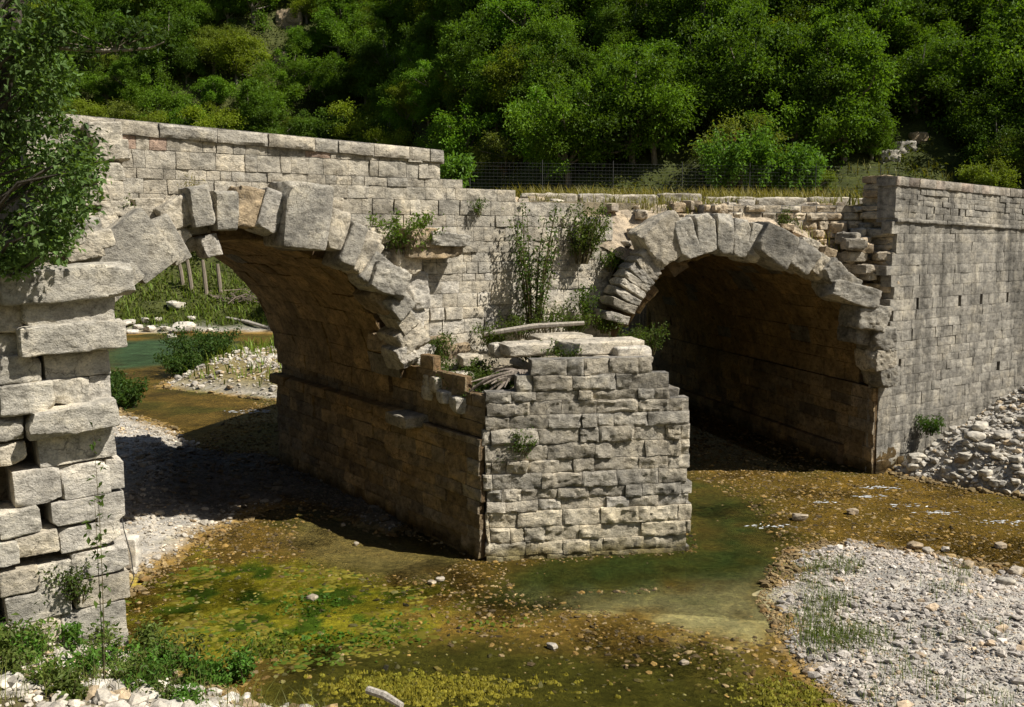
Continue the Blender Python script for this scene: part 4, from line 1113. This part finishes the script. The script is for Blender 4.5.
# bushes and posts seen through the nearer arch
for i, (px,py,z_,h_,r_) in enumerate([(195,364,.3,1.7,1.5),(215,352,.6,1.3,1.2),(180,372,.2,.9,1.0),(125,405,.1,.9,.8),(110,398,.1,1.0,.9)]):
    q = at(px,py,z=z_); plant('shrub', (q[0],q[1],hgt(q[0],q[1])[0]), h_, r_, 26, 90, .13, (.045,.095,.02), 90+i, 'dark green bush on the gravel bank seen through the nearer arch', 'bushes under the nearer arch', 'bush')
for i, (px,py,hpx,ln) in enumerate([(193,290,38,-.15),(207,292,34,-.1),(221,290,28,-.1),(184,282,26,-.2)]):
    q = ghit(px,py+2,45); zg = q[2]; mb = MB(); hh = hpx*q[1]/F
    tube(mb, [[0,0,-.6-max(0,zg-q[2])],[ln*hh*.5,.0,hh*.5],[ln*hh,.05,hh]], [.14,.13,.10], (.24,.20,.15), 7)
    o = mb.build('wooden_post', M['bark']); o.location = (q[0],q[1],q[2]); tag(o, 'leaning weathered wooden post on the far bank under the arch', 'post', 'wooden posts on the far bank')
mb = MB(); r0 = np.random.default_rng(4)
for i in range(60):
    a = r0.uniform(-.5,.5); c = np.array([r0.normal(0,.9), r0.normal(0,.4), abs(r0.normal(0,.35))]); d = np.array([math.cos(a), r0.normal(0,.4), r0.normal(0,.35)])*r0.uniform(.25,.6)
    tube(mb, [c-d, c+r0.normal(0,.06,3), c+d], [.03,.03,.015], (.24,.19,.15), 4)
q = ghit(238,302,45); o = mb.build('brushwood_pile', M['bark']); o.location = (q[0],q[1],q[2]); tag(o, 'pile of dry brushwood on the far bank beneath the nearer arch', 'brushwood')
mb = MB(); a, b = ghit(226,319)+Z*.08, ghit(268,329)+Z*.08; tube(mb, [[0,0,0], (b-a)*.5+Z*.06, b-a], [.1,.12,.08], (.42,.38,.32), 7)
o = mb.build('driftwood_log', M['bark']); o.location = a; tag(o, 'pale driftwood log lying in the grass of the far bank', 'log')

# loose things on the pier
for i, (px,py,wp,hp,Y_) in enumerate([(530,348,60,10,19.0),(600,346,86,12,18.9),(560,340,60,10,19.8),(505,350,32,12,19.2),(630,352,40,10,18.7),(620,360,60,8,18.6),(493,412,32,14,17.9),(475,395,34,10,18.5),(460,378,24,10,19.0),(470,360,22,10,19.6),(424,366,22,14,19.9),(444,384,26,14,18.9),(466,404,30,14,18.2),(412,362,18,16,20.1),(490,400,20,12,18.0),(432,392,18,12,19.2),(436,380,26,12,19.3),(452,396,28,10,18.6)]):
    q = at(px,py,Y=Y_); s = Y_/F
    W, Q, ns = rock((wp*s, .75 if wp > 50 else .45, hp*s+.05), 1000+i, n=9, p=9, amp=.05, chips=4)
    mb = MB(); mb.add(W @ rot('Z', R(20)).T, Q, None, pick(rng, PALE, CREAM, .1)*(.8+.4*ns)[:,None]); o = mb.build('flat_stone', M['stone']); o.location = q
    tag(o, ('wide flat pale slab lying on the top of the broken pier' if wp > 50 else 'small loose pale stone on top of the pier' if px > 496 else 'loose pale stone on the crumbling left edge of the pier'), 'stone', 'loose stones on the pier')
mb = MB(); a, b = at(484,334,Y=20.3), at(584,323,Y=20.6); tube(mb, [[0,0,0], (b-a)*.5+Z*.05, b-a], [.055,.06,.045], (.36,.32,.26), 7)
o = mb.build('wooden_pole', M['bark']); o.location = a; tag(o, 'long pale bleached wooden pole lying across the top of the pier', 'pole')
mb = MB(); r0 = np.random.default_rng(8)
for i in range(16):
    s_ = np.array([r0.normal(0,.12), r0.normal(0,.1), .1]); a = r0.uniform(2.4,4.6); l = r0.uniform(.4,.85)
    e = s_ + np.array([math.cos(a)*l, math.sin(a)*l*.6, -r0.uniform(.1,.45)]); m_ = (s_+e)/2 + r0.normal(0,.07,3) + Z*.1
    t = np.linspace(0,1,7)[:,None]; tube(mb, (1-t)**2*s_+2*t*(1-t)*m_+t*t*e, np.linspace(.05,.012,7), np.array([.30,.25,.2])*r0.uniform(.6,1.3), 6)
o = mb.build('dead_root', M['bark']); o.location = at(518,378,Y=18.1); tag(o, 'tangle of dead grey tree roots on the corner of the pier', 'root')

# wire fence on the far side of the road
fa, fb = at(470,188,Y=33), at(905,190,Y=35.5); fa[2] = fb[2] = 6.55
fence = tag(empty('wire_fence', tuple(fa)), 'thin wire mesh fence along the far side of the road', 'fence')
mb = MB(); D = fb-fa; L = np.linalg.norm(D); D /= L
for k in range(15):
    z_ = .05 + k*.11; mb.add(np.array([Z*z_+[0,-.004,0], D*L+Z*z_+[0,-.004,0], D*L+Z*(z_+.003)+[0,.004,0], Z*(z_+.003)+[0,.004,0]]), [[0,1,2,3]])
for k in range(int(L/.13)):
    u_ = D*(k*.13); mb.add(np.array([u_, u_+D*.003, u_+D*.003+Z*1.62, u_+Z*1.62])+np.array([0,.01,0]), [[0,1,2,3]])
mb.build('wire_mesh', M['wire'], fence, smooth=False)
for k in range(int(L/2.4)+1):
    mb = MB(); tube(mb, [D*k*2.4-Z*.3, D*k*2.4+Z*.7, D*k*2.4+Z*1.7], .013, (.1,.1,.1), 6); mb.build('fence_post', M['wire'], fence)

# ---- near tree at the left edge
rg = np.random.default_rng(21)
tb = C0 - B1*4.2 - np.array([B1[1],-B1[0],0])*(-.9); tb[2] = hgt(tb[0],tb[1])[0]
troot = tag(empty('leafy_tree', tuple(tb)), 'large dark leafy tree overhanging the ruined end of the bridge at the left edge', 'tree')
ml, mt = MB(), MB()
def Lp(px, py, Y_): return at(px, py, Y=Y_) - tb
tube(mt, [[0,0,-.3], Lp(-60,420,12.6), Lp(-30,250,12.7), Lp(0,120,12.9), Lp(20,0,13)], [.22,.18,.13,.09,.05], (.10,.085,.065), 8)
cl = []
for i in range(120):
    px = rg.uniform(-160,88); py = rg.uniform(-60,262)
    lim = np.interp(py, [-60,20,60,120,160,200,240,265], [75,68,58,72,88,92,70,30]) 
    if px > lim: px = lim - rg.uniform(0,60)
    cl.append((px,py))
for (px,py) in cl + [(20,232),(45,226),(70,208),(35,246),(60,190),(80,170),(84,150),(62,225),(25,250),(10,262)]:
    Y_ = rg.uniform(12.2,14.2); c = Lp(px,py,Y_); m_ = int(rg.uniform(110,250))
    sp_ = rg.uniform(.22,.42); q = rg.normal(size=(m_,3)); q /= np.linalg.norm(q,axis=1)[:,None]; q *= (rg.random(m_)**.5)[:,None]*sp_; q = q + c
    leafset(ml, q, .085, leafcol(m_, np.array([.11,.18,.055])*rg.uniform(.7,1.35), .35, rg, .1), rg=rg, out=(q-c)/sp_*.5, width=.6)
    tube(mt, [Lp(-20,min(max(py+60,40),330),12.8), (Lp(-20,min(max(py+40,40),330),12.8)+c)/2+rg.normal(0,.1,3), c], [.03,.02,.006], (.10,.085,.065), 4)
# pale branch reaching out over the parapet
bp = [Lp(-10,52,12.9), Lp(60,48,12.6), Lp(100,51,12.5), Lp(128,50,12.5), Lp(150,48,12.5), Lp(164,42,12.5)]
tube(mt, bp, [.035,.028,.022,.018,.012,.006], (.30,.26,.2), 6)
for (px,py) in [(130,32),(142,30),(120,30),(108,36),(150,34),(90,58),(70,30),(50,40)]:
    c = Lp(px,py,12.5); m_ = 60; q = rg.normal(0,.10,(m_,3)) + c
    leafset(ml, q, .09, leafcol(m_, (.045,.085,.02), .3, rg, .1), rg=rg, width=.5)
    tube(mt, [bp[2]*.5+bp[3]*.5, c], [.01,.005], (.2,.17,.12), 4)
ml.build('crown', M['leaf'], troot, smooth=False); mt.build('trunk', M['bark'], troot)

# ---- weeds of the near bank, tall stem in front of the pier, the grass tufts of the gravel bar
rg = np.random.default_rng(33)
for i in range(46):
    px = rg.uniform(-10,225); py = rg.uniform(618,706)
    if i < 6: px, py = rg.uniform(125,250), rg.uniform(640,676)
    q = at(px,py,z=.4)
    plant('weed', (q[0],q[1],hgt(q[0],q[1])[0]), rg.uniform(.15,.5), rg.uniform(.12,.38), int(rg.uniform(5,14)), 26, rg.uniform(.05,.1), (np.array([.075,.17,.025]) if rg.random() < .6 else np.array([.12,.17,.04]))*rg.uniform(.6,1.35), 300+i, 'leafy green weed on the near bank ' + ('below the stone pier' if px < 125 else 'at the edge of the algae-covered water'), 'weeds on the near bank')
for i, (px,py) in enumerate([(70,596),(60,585),(40,600),(80,600),(20,610),(45,615)]):
    q = at(px,py,Y=13.3); plant('weed', q, rg.uniform(.25,.5), .3, 12, 24, .06, (.06,.1,.02), 350+i, 'weed growing out of the lowest courses of the near pier', 'weeds on the near pier')
q = at(104,680,z=.4); plant('tall_weed', (q[0],q[1],.3), 3.3, .06, 2, 46, .09, (.06,.11,.02), 371, 'tall thin leafy stem standing in front of the near stone pier', lstart=.2, stem=.007)
for i, (px,py) in enumerate([(815,575),(822,592),(812,612),(828,605),(830,628),(840,634),(820,632),(858,632),(870,634),(890,650),(945,600),(985,640),(945,690),(990,700),(820,560),(850,562),(910,672),(935,640),(880,690),(960,575),(838,598),(825,640)]):
    q = at(px,py,z=.25); z_ = hgt(q[0],q[1])[0]; root = tag(empty('grass_tuft', (q[0],q[1],z_)), ('thick green grass tuft on the pier side of the gravel bar' if px < 880 else 'thin sparse grass tuft in the middle of the gravel bar'), 'grass tuft', 'grass tufts on the gravel bar')
    mb = MB(); n = 110 if px < 880 else 50; P = np.c_[rg.normal(0,.2,n), rg.normal(0,.2,n), np.zeros(n)-.01]
    grassset(mb, P, rg.uniform(.16,.3), leafcol(n, (.11,.16,.035), .4, rg, .3), rg, .0045); mb.build('blades', M['grass'], root, smooth=False)
mb = MB(); n = 1500; P = np.c_[rg.uniform(-7.5,-2.0,n), rg.uniform(9.9,13.2,n)]; k = (psd(P[:,0],P[:,1],FORE) > .1) & (fbm(np.c_[P*1.2,0*P[:,:1]],3,4) > .47); P = P[k]
grassset(mb, np.c_[P, hgt(P[:,0],P[:,1])], .38, leafcol(len(P), (.15,.17,.05), .4, rg, .6), rg, .005)
tag(mb.build('grass', M['grass'], smooth=False), 'thin green and straw coloured grass between the weeds of the near bank', 'grass', kind='stuff')
# cable hanging at the near pier
mb = MB(); c_ = [at(x,y,Y=14.15) for x,y in ((114,470),(119,500),(124,530),(131,555),(134,578),(128,592))]; tube(mb, np.array(c_)-c_[0], .008, (.02,.02,.02), 5)
o = mb.build('cable', M['wire']); o.location = c_[0]; tag(o, 'thin dark cable hanging down the edge of the near pier', 'cable')
mb = MB(); W, Q, ns = rock((.4,.3,.55), 1234, n=8, amp=.05); mb.add(W, Q, None, PALE*1.1); o = mb.build('rock', M['pebble']); q = at(128,560,z=.2); o.location = (q[0],q[1],.35)
tag(o, 'pale upright stone leaning against the foot of the near pier', 'rock')
# bleached branch in the bottom corner
mb = MB(); a, b = at(368,690,z=.3), at(402,706,z=.25); tube(mb, [[0,0,0],(b-a)*.5+Z*.03,(b-a)], [.05,.05,.04], (.4,.36,.3), 7)
o = mb.build('driftwood_branch', M['bark']); o.location = a; tag(o, 'short bleached driftwood branch at the water edge of the near bank', 'branch')

# sky reflections on the riffles, painted as small white flecks
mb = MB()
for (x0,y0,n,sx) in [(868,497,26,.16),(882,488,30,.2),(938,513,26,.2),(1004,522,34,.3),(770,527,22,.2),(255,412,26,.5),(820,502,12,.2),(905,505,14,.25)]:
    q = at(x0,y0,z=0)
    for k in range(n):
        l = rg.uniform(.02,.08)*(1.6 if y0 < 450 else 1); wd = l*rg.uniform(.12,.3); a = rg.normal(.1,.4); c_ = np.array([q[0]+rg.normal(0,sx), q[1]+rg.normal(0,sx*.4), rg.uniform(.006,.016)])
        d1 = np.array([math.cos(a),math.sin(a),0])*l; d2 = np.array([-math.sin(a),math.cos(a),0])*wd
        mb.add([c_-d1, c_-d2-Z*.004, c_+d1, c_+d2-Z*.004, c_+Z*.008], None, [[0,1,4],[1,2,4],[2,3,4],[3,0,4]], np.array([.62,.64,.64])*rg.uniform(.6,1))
tag(mb.build('painted_glints', M['pebble'], smooth=False), 'white flecks painted as sky reflections on the riffles of the stream', 'painted_glints', kind='stuff')
# algae mats and streaming weed in the water
mb = MB()
def mat_disc(x, y, z_, s, c):
    n = 14; an = np.linspace(0,6.28,n,endpoint=False) + rg.uniform(0,6); rr = s*(.65+.7*fbm(np.c_[np.cos(an)*1.3+x*9, np.sin(an)*1.3+y*9, 0*an],2,3))
    V = np.r_[np.c_[x+np.cos(an)*rr, y+np.sin(an)*rr*.75, np.full(n,z_-.05)], np.c_[x+np.cos(an)*rr*.85, y+np.sin(an)*rr*.65, z_+rg.normal(0,.006,n)], np.c_[x+np.cos(an)*rr*.45, y+np.sin(an)*rr*.35, z_+.012+rg.normal(0,.014,n)], [[x,y,z_+.012]]]
    Qd = [[k*n+j,k*n+(j+1)%n,(k+1)*n+(j+1)%n,(k+1)*n+j] for k in (0,1) for j in range(n)]; Td = [[2*n+j,2*n+(j+1)%n,3*n] for j in range(n)]
    mb.add(V, Qd, Td, np.asarray(c)*(.88+.24*rg.random((3*n+1,1))))
p = scatter(ALG, 900, rg); h = hgt(p[:,0],p[:,1]); mm = fbm(np.c_[p*1.1, 0*p[:,:1]],3,14)
for i, (x,y) in enumerate(p):
    if h[i] > 0 or mm[i] < .44: continue
    u_ = rg.random()
    c = np.array([.24,.21,.03]) if u_ < .5 else (np.array([.19,.15,.028]) if u_ < .78 else np.array([.11,.16,.02]))
    mat_disc(x, y, min(max(h[i]+.05, -.11) + rg.uniform(0,.06), -.016), rg.uniform(.08,.3), c*rg.uniform(.7,1.2))
for (x0,y0,n,sx,sy,c) in [(425,690,1300,.75,.22,(.30,.26,.03)),(395,684,420,.4,.2,(.28,.26,.03)),(795,695,500,.4,.25,(.26,.24,.03)),(840,702,200,.2,.15,(.26,.24,.03)),(268,648,200,.3,.2,(.15,.17,.02)),(1000,590,120,.5,.1,(.24,.22,.03)),(930,668,0,.2,.1,(.2,.2,.03))]:
    q = at(x0,y0,z=0)
    for k in range(n):
        mat_disc(q[0]+rg.normal(0,sx), q[1]+rg.normal(0,sy), rg.uniform(-.03,.02), rg.uniform(.015,.06), np.array(c)*rg.uniform(.5,1.15))
for (x0,y0,n,c) in [(318,600,260,(.06,.14,.014)),(325,638,330,(.06,.14,.014)),(268,640,200,(.09,.14,.014)),(385,642,240,(.08,.15,.014)),(300,612,160,(.05,.12,.014)),(495,625,160,(.12,.17,.02)),(385,622,120,(.07,.15,.014)),(250,655,260,(.06,.12,.014)),(312,655,160,(.05,.12,.014))]:
    q = at(x0,y0,z=0); sp_ = .22
    P = np.c_[q[0]+rg.normal(0,sp_*1.3,n), q[1]+rg.normal(0,sp_*.7,n), rg.uniform(-.05,.03,n)]
    leafset(mb, P, .06, leafcol(n, c, .3, rg, .1), rg=rg, up=1.0, width=.8)
tag(mb.build('algae', M['leaf'], smooth=True), 'yellow and green algae mats floating in the shallow water', 'algae', kind='stuff')
mb = MB(); p = scatter(WEED, 26000, rg); p = p[vis(p)]; h = hgt(p[:,0],p[:,1]); k = h < -.02; p, h = p[k], h[k]; n = len(p)
L_ = rg.uniform(.12,.45,n); a = rg.normal(-.35,.25,n); d = np.stack([np.cos(a),np.sin(a),0*a],1)*L_[:,None]; s = np.stack([-np.sin(a),np.cos(a),0*a],1)*rg.uniform(.008,.024,n)[:,None]
b = np.c_[p, np.minimum(h+.06,-.02)]; V = np.stack([b-s,b+s,b+d*.6+s+Z*.02,b+d*.6-s+Z*.02,b+d],1).reshape(-1,3); i5 = np.arange(n)[:,None]*5
mb.add(V, i5+np.array([[0,1,2,3]]), i5+np.array([[3,2,4]]), np.repeat(np.where((fbm(np.c_[p*2.2,0*p[:,:1]],3,31) > .5)[:,None], leafcol(n,(.14,.14,.022),.6,rg,.3), leafcol(n,(.04,.05,.01),.6,rg,.1)),5,0))
tag(mb.build('water_weed', M['leaf'], smooth=False), 'dark green water weed streaming with the current in the foreground', 'water weed', kind='stuff')
print('done', len(bpy.data.objects), len([o for o in bpy.data.objects if o.get('group')=='wood covering the hillside' and o.get('category')=='tree']), len(spots))
